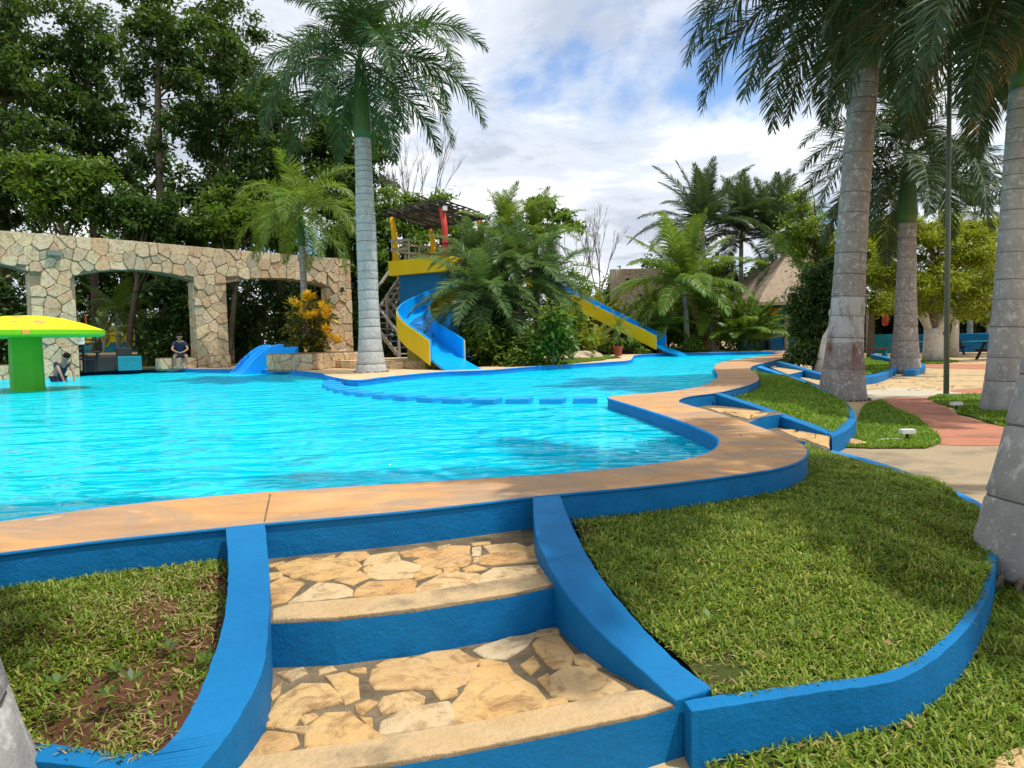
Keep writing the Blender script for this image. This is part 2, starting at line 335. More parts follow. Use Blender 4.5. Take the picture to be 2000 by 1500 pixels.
STRAW = leafmat('dry_grass_blade', [(0, (.22, .15, .05)), (.6, (.40, .30, .12)), (1, (.52, .44, .20))], .7, .2, (.4, .3, .1))

# ------------------------------------------------------------------ the pool: ground, decks, coping, water
ZW, ZLOW = -.135, -.46
inner_px = [(0,1018),(250,985),(500,962),(800,943),(1100,924),(1250,909),(1340,896),(1390,880),(1404,864),(1392,848),(1330,822),(1250,796),(1200,781),(1187,777)]
neck_px = [(1187,777),(1200,773),(1290,766),(1345,759),(1375,752),(1397,741),(1402,732),(1396,722),(1397,713),(1415,706),(1450,700),(1535,689)]
outer_px = [(0,1080),(200,1055),(440,1030),(520,1022),(800,997),(1040,970),(1100,964),(1300,945),(1480,921),(1545,907),(1572,893),(1577,881),(1568,868),(1545,856),(1490,836),(1400,806),(1345,791),(1326,784),(1335,777),(1360,772),(1400,767),(1440,758),(1470,749),(1482,740),(1477,730),(1466,722),(1472,714),(1500,707),(1545,696)]
bank_px = [(1535,686),(1400,688),(1310,690),(1245,693),(1236,698),(1230,703),(1200,706),(1050,715),(960,722),(860,726),(760,735),(700,742),(660,738),(635,732),(620,728),(530,722),(300,720),(150,723)]
inn = spline([U(*p) for p in inner_px], n=7); neck = spline([U(*p) for p in neck_px], n=5)
outr = spline([U(*p) for p in outer_px], n=6); bank = spline([U(*p) for p in bank_px], n=5)
far_end = U(1535, 686); E1 = Vector((11.6, 33.2, 0))
LX = -9.0
o_l = Vector((LX, outr[0].y - (outr[0].x-LX)*.52, 0)); i_l = Vector((LX, inn[0].y - (inn[0].x-LX)*.72, 0))
coping_poly = [o_l] + outr + [Vector((12.1, 32.2, 0)), Vector((13.1, 34.4, 0)), Vector((12.7, 34.5, 0)), E1] + neck[::-1] + inn[::-1] + [i_l]
def flat_top(name, P, zb, mats):       # a level slab: triangulated top, straight sides
    P = [P[0]]+[q for k, q in enumerate(P[1:]) if (q-P[k]).length > 1e-4]
    if sum(P[k].x*P[(k+1) % len(P)].y-P[(k+1) % len(P)].x*P[k].y for k in range(len(P))) < 0: P = P[::-1]
    n = len(P); vs, _, fs, *_r = delaunay_2d_cdt([Vector((q.x, q.y)) for q in P], [], [list(range(n))], 1, 1e-7)
    V = [(q.x, q.y, P[0].z) for q in vs] + [tuple(q) for q in P] + [(q.x, q.y, zb) for q in P]; m_ = len(vs)
    F = [tuple(f) for f in fs]; I = [0]*len(F); F += [(m_+k, m_+n+k, m_+n+(k+1) % n, m_+(k+1) % n) for k in range(n)]; I += [1]*n
    return obj(name, mesh(name, V, F, mats, I), kind='structure')
flat_top('pool_coping', coping_poly, -1.15, [COPING, BLUE])
MB().tube([Vector((q.x, q.y, -.011)) for q in [i_l]+inn+neck[1:]], .0125, 8).build('painted_rim', [POOLBLUE], kind='structure', smooth=True)
MB().tube([Vector((q.x, q.y, -.0075)) for q in [o_l]+outr], .0085, 8).build('painted_rim', [BLUE], kind='structure', smooth=True)
MB().tube([Vector((q.x, q.y, -.017)) for q in bank], .02, 6).build('painted_rim', [POOLBLUE], kind='structure', smooth=True)
for pxa, pxb in (((528, 964), (516, 1021)), ((1405, 741), (1478, 736))):
    a, b = U(*pxa), U(*pxb); MB().bar(a.lerp(b, .03)+Vector((0, 0, -.0045)), a.lerp(b, .97)+Vector((0, 0, -.0045)), .007, .013).build('coping_joint', [MORTAR], kind='structure')
A_, B_ = Vector((-6.94, 32.71, 0)), Vector((-15.4, 25.19, 0)); WD = (A_-B_).normalized(); WN = Vector((WD.y, -WD.x, 0))   # arcade line, normal to the camera
bank_poly = [Vector((13.1, 34.42, 0))] + bank + [Vector((-17.1, 29.2, 0)), Vector((-18.2, 24.6, 0)), Vector((-24, 18, 0)), Vector((-60, 20, 0)), Vector((-60, 110, 0)), Vector((13.1, 110, 0))]
bk = MB().prism(bank_poly, -1.15, 0, 1).build('far_deck', [DECK, POOLBLUE], kind='structure')
low = [Vector((13.1, 110, ZLOW)), Vector((90, 110, ZLOW)), Vector((90, -20, ZLOW)), Vector((LX, -20, ZLOW))] + [Vector((p.x, p.y, ZLOW)) for p in coping_poly[:coping_poly.index(E1)-1]]
MB().prism(low, -1.15, 0).build('lower_pavement', [PAVE], kind='structure')
MB().add([(-600,-600,-1.5),(600,-600,-1.5),(600,900,-1.5),(-600,900,-1.5)], [(0,1,2,3)]).build('ground', [PAVE], kind='structure')
# pool floor and water
poolp = [i_l] + inn + neck[1:] + [E1, Vector((12.7, 34.5, 0))] + bank + [Vector((-17.1, 29.2, 0)), Vector((-18.2, 24.6, 0)), Vector((-24, 18, 0)), Vector((-24, 4, 0))]
m, t, p, v = base('pool_floor_paint')
col = ramp(t, noise(t, v, .5, 4, .5, .4), [(.3, (.004, .62, .76)), (.7, (.01, .74, .86))]); t.links.new(col, p.inputs['Base Color']); p.inputs['Roughness'].default_value = .6
POOLFLOOR = m
fl = [Vector((q.x, q.y, -.95)) for q in poolp]
MB().add(fl, [tuple(range(len(fl)))]).build('pool_floor', [POOLFLOOR], kind='structure')
def water_mat():
    m = bpy.data.materials.new('pool_water'); m.use_nodes = True; t = m.node_tree; t.nodes.clear()
    o = N(t, 'ShaderNodeOutputMaterial'); tcn = N(t, 'ShaderNodeTexCoord'); v = tcn.outputs['Object']
    h1 = noise(t, v, 1.0, 1.2, .4, .9, (1, 1.7, 1)); h2 = noise(t, v, 3.6, 1.5, .45, .7, (1, 1.7, 1))
    ad = N(t, 'ShaderNodeMath', operation='MULTIPLY_ADD'); t.links.new(h2, ad.inputs[0]); ad.inputs[1].default_value = .30; t.links.new(h1, ad.inputs[2])
    b = N(t, 'ShaderNodeBump'); b.inputs['Strength'].default_value = 1; b.inputs['Distance'].default_value = .5; t.links.new(ad.outputs[0], b.inputs['Height'])
    fr = N(t, 'ShaderNodeFresnel'); fr.inputs[0].default_value = 1.33; t.links.new(b.outputs[0], fr.inputs['Normal'])
    mn = N(t, 'ShaderNodeMath', operation='MINIMUM'); t.links.new(fr.outputs[0], mn.inputs[0]); mn.inputs[1].default_value = .42
    gl = N(t, 'ShaderNodeBsdfGlossy'); gl.inputs['Roughness'].default_value = .03; gl.inputs[0].default_value = (1, 1, 1, 1); t.links.new(b.outputs[0], gl.inputs['Normal'])
    tr = N(t, 'ShaderNodeBsdfTransparent'); tr.inputs[0].default_value = (.35, .97, 1, 1)
    df = N(t, 'ShaderNodeBsdfDiffuse'); df.inputs[0].default_value = (.0, .70, .88, 1); t.links.new(b.outputs[0], df.inputs['Normal'])
    m1 = N(t, 'ShaderNodeMixShader'); m1.inputs[0].default_value = .68; t.links.new(tr.outputs[0], m1.inputs[1]); t.links.new(df.outputs[0], m1.inputs[2])
    m2 = N(t, 'ShaderNodeMixShader'); t.links.new(mn.outputs[0], m2.inputs[0]); t.links.new(m1.outputs[0], m2.inputs[1]); t.links.new(gl.outputs[0], m2.inputs[2])
    t.links.new(m2.outputs[0], o.inputs[0]); return m
WATER = water_mat()
wt = [Vector((q.x, q.y, ZW)) for q in poolp]
MB().add(wt, [tuple(range(len(wt)))]).build('water', [WATER], kind='structure')
# sheets of paving on the lower ground
def sheet(name, px, z, mat, n=5): P = spline([U(a, b, z) for a, b in px], n=n, closed=True); return MB().prism(P, z-.006, 0).build(name, [mat], kind='structure')
sheet('grey_path', [(1612,880),(1700,872),(1850,868),(2000,866),(2300,866),(2300,985),(1990,1000),(1900,985),(1780,932),(1690,900)], ZLOW+.006, GREYPATH)
sheet('red_path', [(1700,783),(1760,776),(1820,777),(1848,793),(1868,810),(1960,833),(2060,848),(2100,866),(1850,869),(1835,852),(1790,816),(1745,797)], ZLOW+.012, REDPATH)
sheet('red_band_path', [(1800,712),(1870,711),(2100,714),(2300,718),(2300,728),(1990,722),(1870,720),(1805,718)], ZLOW+.006, REDPATH)
sheet('red_strip_path', [(1860,762),(1950,757),(2200,757),(2200,768),(1980,770),(1880,767)], ZLOW+.006, REDPATH)
sheet('pale_path', [(1690,764),(1770,757),(1850,764),(2050,768),(2050,774),(1830,774),(1770,776),(1695,781)], ZLOW+.004, pm('pale_concrete', (.50, .44, .33), (.42, .37, .28), 2, .9, .3, 30))

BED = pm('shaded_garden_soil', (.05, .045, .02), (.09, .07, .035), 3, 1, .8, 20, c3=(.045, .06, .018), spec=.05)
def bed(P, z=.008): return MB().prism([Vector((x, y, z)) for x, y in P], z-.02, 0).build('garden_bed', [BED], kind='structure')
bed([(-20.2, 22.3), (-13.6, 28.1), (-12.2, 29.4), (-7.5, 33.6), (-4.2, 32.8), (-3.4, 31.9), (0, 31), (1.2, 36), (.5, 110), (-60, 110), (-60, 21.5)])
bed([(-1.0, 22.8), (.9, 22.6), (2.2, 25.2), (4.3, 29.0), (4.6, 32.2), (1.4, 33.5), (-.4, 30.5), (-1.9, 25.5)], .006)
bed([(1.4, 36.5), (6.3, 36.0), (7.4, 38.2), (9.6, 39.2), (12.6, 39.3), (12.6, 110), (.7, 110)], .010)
# ------------------------------------------------------------------ lawns: a sheet of turf and blades on it
def poly_in(P, x, y):
    c = False; n = len(P)
    for i in range(n):
        a, b = P[i], P[i-1]
        if (a.y > y) != (b.y > y) and x < (b.x-a.x)*(y-a.y)/(b.y-a.y)+a.x: c = not c
    return c
def lawn(P, name, step, dens, blade, mats, bare=(), zj=.012, straw=0, width=.005):
    P = [Vector(p) for p in P]; xs = [p.x for p in P]; ys = [p.y for p in P]
    pts = [Vector((p.x, p.y)) for p in P]; n = len(P)
    inner = []
    x = min(xs)
    while x < max(xs):
        y = min(ys)
        while y < max(ys):
            qx, qy = x+random.uniform(-.3, .3)*step, y+random.uniform(-.3, .3)*step
            if poly_in(P, qx, qy): inner.append(Vector((qx, qy)))
            y += step
        x += step
    vs, _, fs, *_r = delaunay_2d_cdt(pts+inner, [], [list(range(n))], 1, 1e-6)
    bz = np.array([p.z for p in P]); bx = np.array(xs); by = np.array(ys)
    V = []
    for q in vs:
        d2 = (bx-q.x)**2+(by-q.y)**2+1e-6; ww = 1/d2**1.5; z = float((bz*ww).sum()/ww.sum())
        edge = math.sqrt(d2.min()); V.append((q.x, q.y, z+random.uniform(-1, 1)*zj*min(1, edge/.15)))
    base_ = obj(name, mesh(name, V, fs, [mats[0]], smooth=True), kind='structure')
    # blades
    Vn = np.array(V); T = np.array([f[:3] for f in fs if len(f) == 3])
    a, b, c = Vn[T[:, 0]], Vn[T[:, 1]], Vn[T[:, 2]]
    area = np.linalg.norm(np.cross(b-a, c-a), axis=1)/2; tot = area.sum()
    for what, D, mt, nm in ((0, dens, mats[1], 'lawn_grass'), (1, straw, STRAW, 'dry_grass')):
        K = int(tot*D)
        if K < 10: continue
        ti = rng.choice(len(T), K, p=area/tot); r1 = np.sqrt(rng.random(K)); r2 = rng.random(K)
        Pp = a[ti]*(1-r1)[:, None] + b[ti]*(r1*(1-r2))[:, None] + c[ti]*(r1*r2)[:, None]
        keep = np.ones(K, bool)
        nz = np.sin(Pp[:, 0]*7.3+1.3)*np.sin(Pp[:, 1]*6.1+.7) + .6*np.sin(Pp[:, 0]*17+Pp[:, 1]*13)
        if bare:
            dd = np.min([np.hypot(Pp[:, 0]-x_, Pp[:, 1]-y_)/br for x_, y_, br in bare], axis=0)
            pr = np.clip((dd-.50+.30*nz)*1.5, .13, 1) if what == 0 else np.clip(1.35-np.abs(dd-.85)*.75, .22, 1)
            keep &= rng.random(K) < pr
        if what == 1: keep &= (nz > -.1) | (rng.random(K) < .25)
        Pp = Pp[keep]; K = len(Pp)
        if not K: continue
        az = rng.random(K)*2*np.pi; ln = blade*(.55+rng.random(K)*.9)*(1.1 if what else 1); tilt = .35+rng.random(K)*.95 if what == 0 else 1.1+rng.random(K)*.4
        dirv = np.stack([np.cos(az)*np.sin(tilt), np.sin(az)*np.sin(tilt), np.cos(tilt)], 1)
        sd = np.stack([-np.sin(az+rng.normal(0, .5, K)), np.cos(az), np.zeros(K)], 1)*(width*(.6+.8*rng.random(K)))[:, None]/2*(.6 if what else 1)
        mid = Pp + dirv*(ln*.55)[:, None]; d2 = dirv.copy(); d2[:, 2] -= .55; tip = mid + d2*(ln*.45)[:, None]
        Vv = np.stack([Pp-sd, Pp+sd, mid+sd, mid-sd, tip+sd*.2, tip-sd*.2], 1).reshape(-1, 3); Vv[:, 2] += .001 + (.01 if what else 0)
        k6 = np.arange(K)[:, None]*6
        Q = np.stack([k6+[0, 1, 2, 3], k6+[3, 2, 4, 5]], 1).reshape(-1, 4)
        obj(nm, qmesh(nm, Vv, Q, [mt]), kind='stuff')
    return base_
def P3(lst): return [U(a, b, z) for a, b, z in lst]
def along(px, z0, z1): n = len(px)-1; return [U(a, b, z0+(z1-z0)*i/max(n, 1)) for i, (a, b) in enumerate(px)]

# near left lawn (between coping, left cheek wall of the steps, and the low front wall)
cop = lambda a, z: Vector((a.x, a.y, z))
cl = [q for q in outr if -1.9 < q.x < -1.18]
left_lawn = [Vector((-2.6, 2.36, -.15))] + [cop(q, -.14) for q in cl] + along([(446,1100),(440,1200),(408,1320),(352,1430)], -.14, -.31) + P3([(300,1490,-.33),(240,1494,-.33),(100,1476,-.335),(-150,1456,-.335),(-500,1446,-.335)])
lawn(left_lawn, 'near_left_lawn', .07, 17000, .030, [SOIL, GRASS], bare=[(*U(420,1235,-.2).xy, .15), (*U(420,1150,-.17).xy, .10), (*U(350,1400,-.28).xy, .18), (*U(170,1430,-.3).xy, .16), (*U(320,1200,-.2).xy, .16), (*U(250,1330,-.25).xy, .14)], straw=3600, width=.005)
# near right lawn
cr = [q for q in outr if q.x > .22 and q.y < 5.05]
right_lawn = [cop(q, -.14) for q in cr] + P3([(1575,868,-.28),(1618,884,-.30),(1690,905,-.31),(1780,937,-.32),(1900,990,-.33),(1945,1040,-.32),(1938,1098,-.32),(1895,1208,-.315),(1775,1312,-.315),(1595,1348,-.315),(1400,1372,-.30),(1345,1300,-.285),(1255,1222,-.245),(1195,1152,-.21),(1145,1077,-.18),(1112,1010,-.155)])
lawn(right_lawn, 'near_right_lawn', .08, 14500, .031, [TURF, GRASS], bare=[(*U(1140,1040,-.16).xy, .10), (*U(1410,1330,-.31).xy, .12)], straw=900, width=.0052)
# low lawn in front of the bottom wall, bottom right
lawn(P3([(1380,1500,-.455),(1420,1475,-.45),(1600,1440,-.45),(1800,1390,-.45),(1895,1290,-.45),(1925,1130,-.44),(1990,1040,-.44),(2150,1040,-.44),(2600,1200,-.44),(2300,1420,-.45),(2000,1475,-.45),(1940,1530,-.45),(1900,1700,-.45),(1380,1700,-.45)]), 'front_lawn', .08, 10000, .04, [TURF, GRASS], straw=260, width=.006)
# middle raised lawn beside the second steps
cm = [q for q in outr if 9.95 < q.y < 17.6 and q.x > 2.7]
mid_lawn = [cop(q, -.13) for q in cm] + along([(1482,719),(1530,735),(1578,752),(1612,769)], -.13, -.26) + P3([(1646,786,-.27),(1660,805,-.27),(1656,823,-.27),(1628,846,-.275),(1555,821,-.25),(1475,794,-.16),(1412,773,-.11)])
lawn(mid_lawn, 'middle_lawn', .3, 2600, .055, [TURF, GRASSB], width=.011)
lawn(P3([(1690,790,-.445),(1722,781,-.445),(1745,797,-.445),(1790,816,-.445),(1832,850,-.445),(1838,864,-.445),(1808,875,-.445),(1700,875,-.445),(1630,873,-.445),(1640,850,-.445),(1672,835,-.445),(1680,808,-.445)]), 'round_lawn', .25, 2800, .055, [TURF, GRASSB], width=.011)
lawn(P3([(1812,779,-.445),(1828,773,-.445),(1930,770,-.445),(2130,782,-.445),(2150,868,-.445),(2050,850,-.445),(1950,831,-.445),(1900,814,-.445),(1870,808,-.445),(1866,796,-.445),(1835,790,-.445)]), 'right_lawn', .3, 2200, .055, [TURF, GRASSB], width=.012)
lawn(P3([(1688,700,-.25),(1735,700,-.25),(1760,712,-.3),(1740,722,-.33),(1688,733,-.33)]), 'far_lawn', .5, 1200, .07, [TURF, GRASSB], width=.018)
lawn([U(a, b, .012) for a, b in [(1040,714),(1100,705),(1160,697),(1190,694),(1195,698),(1180,703),(1120,709)]], 'bank_lawn', .5, 1200, .07, [TURF, GRASSB], width=.018)
lawn(P3([(1800,706,-.445),(1850,703,-.445),(1872,706,-.445),(1840,710,-.445),(1805,711,-.445)]), 'tree_foot_lawn', .5, 600, .08, [TURF, GRASSB], width=.02)

# ------------------------------------------------------------------ painted walls: strips with a left and a right top edge
def strip(name, L, R, zb, mats, parent=None, kind=None, n=5):
    L = spline(L, n=n+4); R = spline(R, n=n+4); jt = lambda q: q+Vector((random.uniform(-1, 1), random.uniform(-1, 1), random.uniform(-1, 1)))*.0014; L = [jt(q) for q in L]; R = [jt(q) for q in R]; m_ = min(len(L), len(R)); L, R = L[:m_], R[:m_]
    V = []
    for a, b in zip(L, R): V += [a, b, Vector((b.x, b.y, zb)), Vector((a.x, a.y, zb))]
    F = []
    for k in range(m_-1):
        for j in range(4): F.append((4*k+j, 4*k+(j+1) % 4, 4*k+4+(j+1) % 4, 4*k+4+j))
    F += [(0, 1, 2, 3)[::-1], tuple(4*(m_-1)+j for j in range(4))]
    me = mesh(name, V, F, mats); import bmesh
    bm = bmesh.new(); bm.from_mesh(me); bmesh.ops.recalc_face_normals(bm, faces=bm.faces); bm.to_mesh(me); bm.free()
    return bevel(obj(name, me, parent, kind), .016, 3)
steps = thing('garden_steps', 'blue edged stone steps in the foreground climbing to the pool', 'steps', (0, 0, 0))
strip('cheek_wall', along([(441,1030),(446,1110),(439,1200),(407,1310),(347,1430),(262,1500),(150,1570)], .004, -.27), along([(517,1022),(526,1120),(524,1220),(512,1310),(468,1400),(410,1480),(320,1580)], .004, -.27), -.7, [BLUE], steps)
strip('cheek_wall', along([(1040,971),(1046,1040),(1070,1100),(1107,1160),(1162,1225),(1235,1292),(1318,1366)], .004, -.285), along([(1094,966),(1111,1010),(1142,1075),(1192,1150),(1252,1220),(1322,1290),(1396,1345)], .004, -.285), -.7, [BLUE], steps)
tread2 = [U(470,1075,-.153), U(480,1217,-.153)] + [U(a, b+2.5, -.153) for a, b in ((533.5,1212.3),(655,1207.3),(810,1190),(996,1160.8),(1091.5,1139),(1115,1133))] + [U(1100,1010,-.153), U(800,1040,-.153)]
tread1 = [U(470,1270,-.306), U(460,1400,-.306), U(360,1535,-.306)] + [U(a, b+2.5, -.306) for a, b in ((440,1524),(575,1515),(728,1497),(890,1470),(1070,1434),(1250,1397),(1319,1377),(1345,1369))] + [U(1140,1195,-.306), U(800,1235,-.306)]
for tr_, zb in ((tread2, -.7), (tread1, -.72)):
    bevel(MB().prism(tr_, zb, 0, 1).build('step', [MORTAR, BLUE], steps), .006, 2, 0)
def flag(px, z, sc, off, name, mat, proud=.006, parent=steps, smooth_it=1, grow=1.10, dep=.02):
    P = [U(off[0]+a/sc, off[1]+b/sc, z) for a, b in px]
    P = P[::-1] if sum(P[k].x*P[(k+1) % len(P)].y-P[(k+1) % len(P)].x*P[k].y for k in range(len(P))) < 0 else P
    Q = []
    for k in range(len(P)):
        a, b = P[k], P[(k+1) % len(P)]; L_ = (b-a).length; m_ = max(1, int(L_/.045))
        for j in range(m_):
            q = a.lerp(b, (j+(.12 if j == 0 and m_ > 1 else 0))/m_); Q.append(q)
        if m_ > 1 and smooth_it: Q.append(a.lerp(b, 1-.12/m_))
    P = Q if smooth_it else P
    c = sum(P, Vector())/len(P); P = [p_ + Vector((random.uniform(-1, 1), random.uniform(-1, 1), 0))*(.0042 if smooth_it else .001) for p_ in P]; n = len(P)
    def ring(k, dz): return [Vector((c.x+(q.x-c.x)*k, c.y+(q.y-c.y)*k, z+dz)) for q in P]
    size = max((q-c).length for q in P); e = .006/size
    V = ring(grow, -dep) + ring(grow, proud*.3) + ring(grow-e, proud*.8) + ring(grow-3*e, proud)
    F = [(r_*n+k, r_*n+(k+1) % n, (r_+1)*n+(k+1) % n, (r_+1)*n+k) for r_ in range(3) for k in range(n)]
    if smooth_it:
        V += [Vector((c.x+(q.x-c.x)*.55, c.y+(q.y-c.y)*.55, z+proud+random.uniform(-.002, .003))) for q in P]; F += [(3*n+k, 3*n+(k+1) % n, 4*n+(k+1) % n, 4*n+k) for k in range(n)] + [tuple(4*n+k for k in range(n))]
    else: F.append(tuple(3*n+k for k in range(n)))
    return obj(name, mesh(name, V, F, [mat], smooth=False), parent)
T2 = [[(140,250),(300,200),(600,205),(650,250),(600,290),(400,340),(200,300)],[(500,195),(560,165),(690,160),(720,190),(650,215)],[(690,215),(730,180),(880,160),(905,210),(760,235),(690,240)],[(905,165),(1050,125),(1150,155),(1060,190),(940,185)],[(1010,215),(1150,150),(1230,125),(1335,125),(1345,210),(1330,240),(1200,260),(1060,240)],[(720,280),(760,240),(920,215),(1030,245),(975,325),(760,325),(720,305)],[(995,290),(1060,250),(1165,270),(1165,295),(1010,335)],[(1305,265),(1380,240),(1470,265),(1310,290)],[(1425,190),(1500,170),(1650,130),(1720,140),(1780,200),(1780,215),(1500,235),(1425,230)],[(1365,130),(1415,125),(1415,180),(1365,180)],[(1440,120),(1640,105),(1700,130),(1480,165)],[(510,335),(590,300),(660,285),(715,320),(600,370),(555,350)],[(80,365),(170,320),(295,360),(190,470),(105,485)],[(220,475),(350,385),(400,355),(560,370),(590,400),(585,440),(400,460)],[(630,430),(640,390),(720,350),(990,340),(990,415),(850,425),(680,450)],[(1015,390),(1160,310),(1200,290),(1390,300),(1395,355),(1200,385),(1020,420)],[(1425,350),(1430,300),(1500,265),(1800,240),(1840,285),(1640,320)],[(75,245),(170,220),(185,240),(90,255)],[(80,295),(165,285),(170,315),(90,330)],[(205,310),(280,315),(290,330),(230,325)],[(1150,120),(1225,112),(1180,140),(1145,143)],[(1360,105),(1470,95),(1470,110),(1370,120)],[(1370,200),(1400,190),(1405,220),(1365,225)],[(670,265),(720,245),(735,262),(690,290)],[(1180,265),(1280,262),(1270,285),(1180,285)],[(1720,130),(1760,110),(1780,150),(1750,160)],[(430,195),(500,178),(490,195)]]
T1 = [[(645,290),(660,245),(780,215),(900,170),(1010,165),(1080,210),(1045,300),(960,330),(800,320),(660,325)],[(1060,300),(1085,245),(1230,220),(1250,265),(1340,330),(1385,385),(1380,405),(1080,465),(1000,470),(990,400),(1040,350)],[(1335,130),(1370,105),(1450,100),(1515,180),(1500,225),(1430,235),(1370,190)],[(1090,160),(1180,120),(1350,85),(1300,150),(1220,195),(1150,195)],[(1415,275),(1480,235),(1590,240),(1650,275),(1730,330),(1560,375),(1420,355)],[(1280,225),(1340,190),(1370,230),(1330,265)],[(1355,285),(1400,265),(1415,310),(1400,340)],[(1510,185),(1560,175),(1640,230),(1600,240),(1515,215)],[(195,440),(240,370),(330,310),(440,310),(490,360),(495,390),(330,430),(300,490),(220,480)],[(435,270),(520,260),(580,285),(585,370),(520,390),(490,340)],[(230,260),(345,235),(355,260),(290,295)],[(355,580),(365,490),(440,440),(540,430),(600,490),(680,540),(560,560)],[(80,590),(100,550),(200,515),(300,530),(310,570),(270,595),(90,625)],[(670,400),(690,365),(810,340),(860,365),(855,395),(680,440)],[(685,525),(690,470),(770,420),(970,385),(1005,480),(800,510)],[(580,450),(640,455),(645,505),(610,495)],[(565,400),(620,378),(665,385),(590,440),(570,430)],[(405,245),(470,230),(485,245),(410,265)],[(540,245),(605,235),(610,258),(545,258)],[(325,450),(395,435),(400,450),(340,480)],[(900,335),(1000,335),(1000,360),(930,375)],[(660,230),(700,205),(790,195),(740,225),(665,240)],[(120,495),(130,480),(200,470),(205,500)],[(190,350),(240,300),(235,350),(200,375)],[(210,500),(350,495),(355,530),(310,520)],[(1090,200),(1200,215),(1190,240),(1110,230)],[(1400,375),(1470,360),(1480,385),(1405,405)],[(1350,100),(1360,75),(1450,60),(1445,90)]]
for q in T2: flag(q, -.153, 2000/620, (500, 1030), 'stone', FLAG)
for q in T1: flag(q, -.306, 2000/900, (440, 1200), 'stone', FLAG, .008)
flag([(105,520),(200,490),(600,455),(1000,420),(1400,360),(1830,295),(1908,352),(1600,422),(1000,516),(500,572),(108,588)], -.153, 2000/620, (500, 1030), 'nosing', NOSE, .005, smooth_it=0, grow=1.0, dep=.001)
flag([(20,640),(90,628),(350,590),(700,535),(1010,485),(1400,410),(1735,340),(1830,330),(1953,394),(1800,438),(1400,520),(1000,600),(640,660),(300,700),(0,720)], -.306, 2000/900, (440, 1200), 'nosing', NOSE, .005, smooth_it=0, grow=1.0, dep=.001)

# low blue walls round the lawns
lw = strip('low_wall', P3([(300,1462,-.315),(240,1470,-.32),(100,1453,-.325),(-150,1433,-.325),(-500,1424,-.325)]), P3([(300,1500,-.315),(240,1507,-.32),(100,1490,-.325),(-150,1470,-.325),(-500,1460,-.325)]), -.75, [BLUE]); tag(lw, 'low blue wall closing the left lawn below the palm trunk', 'low wall')
lw = strip('low_wall', P3([(1335,1368,-.29),(1400,1357,-.29),(1590,1332,-.30),(1760,1300,-.30),(1884,1200,-.30),(1925,1098,-.30),(1932,1040,-.30)]), P3([(1350,1388,-.29),(1420,1378,-.29),(1600,1350,-.30),(1780,1315,-.30),(1905,1205,-.30),(1945,1100,-.30),(1952,1040,-.30)]), -.75, [BLUE]); tag(lw, 'curved low blue wall along the front of the right lawn', 'low wall')
kb = strip('path_kerb', P3([(1618,881,-.29),(1690,902,-.30),(1780,933,-.31),(1900,985,-.32),(1945,1035,-.32)]), P3([(1625,878,-.29),(1700,897,-.30),(1790,927,-.31),(1910,977,-.32),(1960,1028,-.32)]), -.6, [POOLBLUE]); tag(kb, 'light blue kerb between the near right lawn and the grey path', 'kerb')
kb = strip('lawn_kerb', P3([(1612,842,-.27),(1640,830,-.26),(1652,815,-.26),(1650,802,-.26),(1635,786,-.26),(1610,770,-.25),(1594,760,-.25)]), P3([(1625,852,-.27),(1655,838,-.26),(1671,820,-.26),(1670,805,-.26),(1654,786,-.26),(1625,768,-.25),(1606,756,-.25)]), -.6, [BLUE]); tag(kb, 'thick curved blue kerb round the middle raised lawn', 'kerb')
st2 = thing('garden_steps', 'narrow wedge of steps beside the middle raised lawn', 'steps')
strip('cheek_wall', P3([(1396,768,.003),(1460,790,-.10),(1540,818,-.19),(1614,846,-.27)]), P3([(1408,767,.003),(1475,788,-.10),(1553,815,-.19),(1626,841,-.27)]), -.6, [BLUE], st2)
bevel(MB().prism(P3([(1330,775,-.153),(1340,800,-.153),(1440,832,-.153),(1466,824,-.153),(1480,816,-.153),(1505,811,-.153),(1530,808,-.153),(1440,775,-.153)]), -.6, 0, 1).build('step', [MORTAR, BLUE], st2), .006)
bevel(MB().prism(P3([(1440,805,-.306),(1470,835,-.306),(1540,856,-.306),(1585,866,-.306),(1617,880,-.306),(1624,842,-.306),(1560,815,-.306)]), -.6, 0, 1).build('step', [MORTAR, BLUE], st2), .006)
for q in [[(330,268),(420,268),(520,300),(470,310),(400,285)],[(430,268),(640,280),(620,310),(540,305)],[(650,282),(900,305),(830,330),(700,335),(640,310)],[(540,312),(690,338),(800,335),(790,385),(650,350)],[(840,335),(990,325),(960,345),(830,365)]]: flag(q, -.153, 2000/360, (1320, 750), 'stone', FLAG, .01, st2)
for q in [[(1130,505),(1300,503),(1280,530),(1230,550)],[(1240,555),(1340,525),(1500,555),(1490,600),(1330,590)],[(1330,508),(1520,515),(1510,550),(1360,522)],[(1530,515),(1690,515),(1660,600),(1520,600)],[(1400,605),(1650,610),(1655,700),(1550,660)]]: flag(q, -.306, 2000/360, (1320, 750), 'stone', FLAG, .01, st2)
st3 = thing('garden_steps', 'small blue sided steps behind the middle lawn by the bush', 'steps')
strip('cheek_wall', P3([(1478,716,.003),(1520,730,-.10),(1560,744,-.19),(1596,760,-.25)]), P3([(1486,714,.003),(1528,728,-.10),(1570,742,-.19),(1606,757,-.25)]), -.6, [POOLBLUE], st3)
strip('cheek_wall', P3([(1516,706,.003),(1550,716,-.08),(1590,728,-.16),(1640,742,-.24)]), P3([(1524,705,.003),(1558,714,-.08),(1598,726,-.16),(1650,740,-.24)]), -.6, [BLUE], st3)
bevel(MB().prism(P3([(1490,712,-.153),(1540,731,-.153),(1575,723,-.153),(1530,708,-.153)]), -.6, 0, 1).build('step', [NOSE, BLUE], st3), .006)
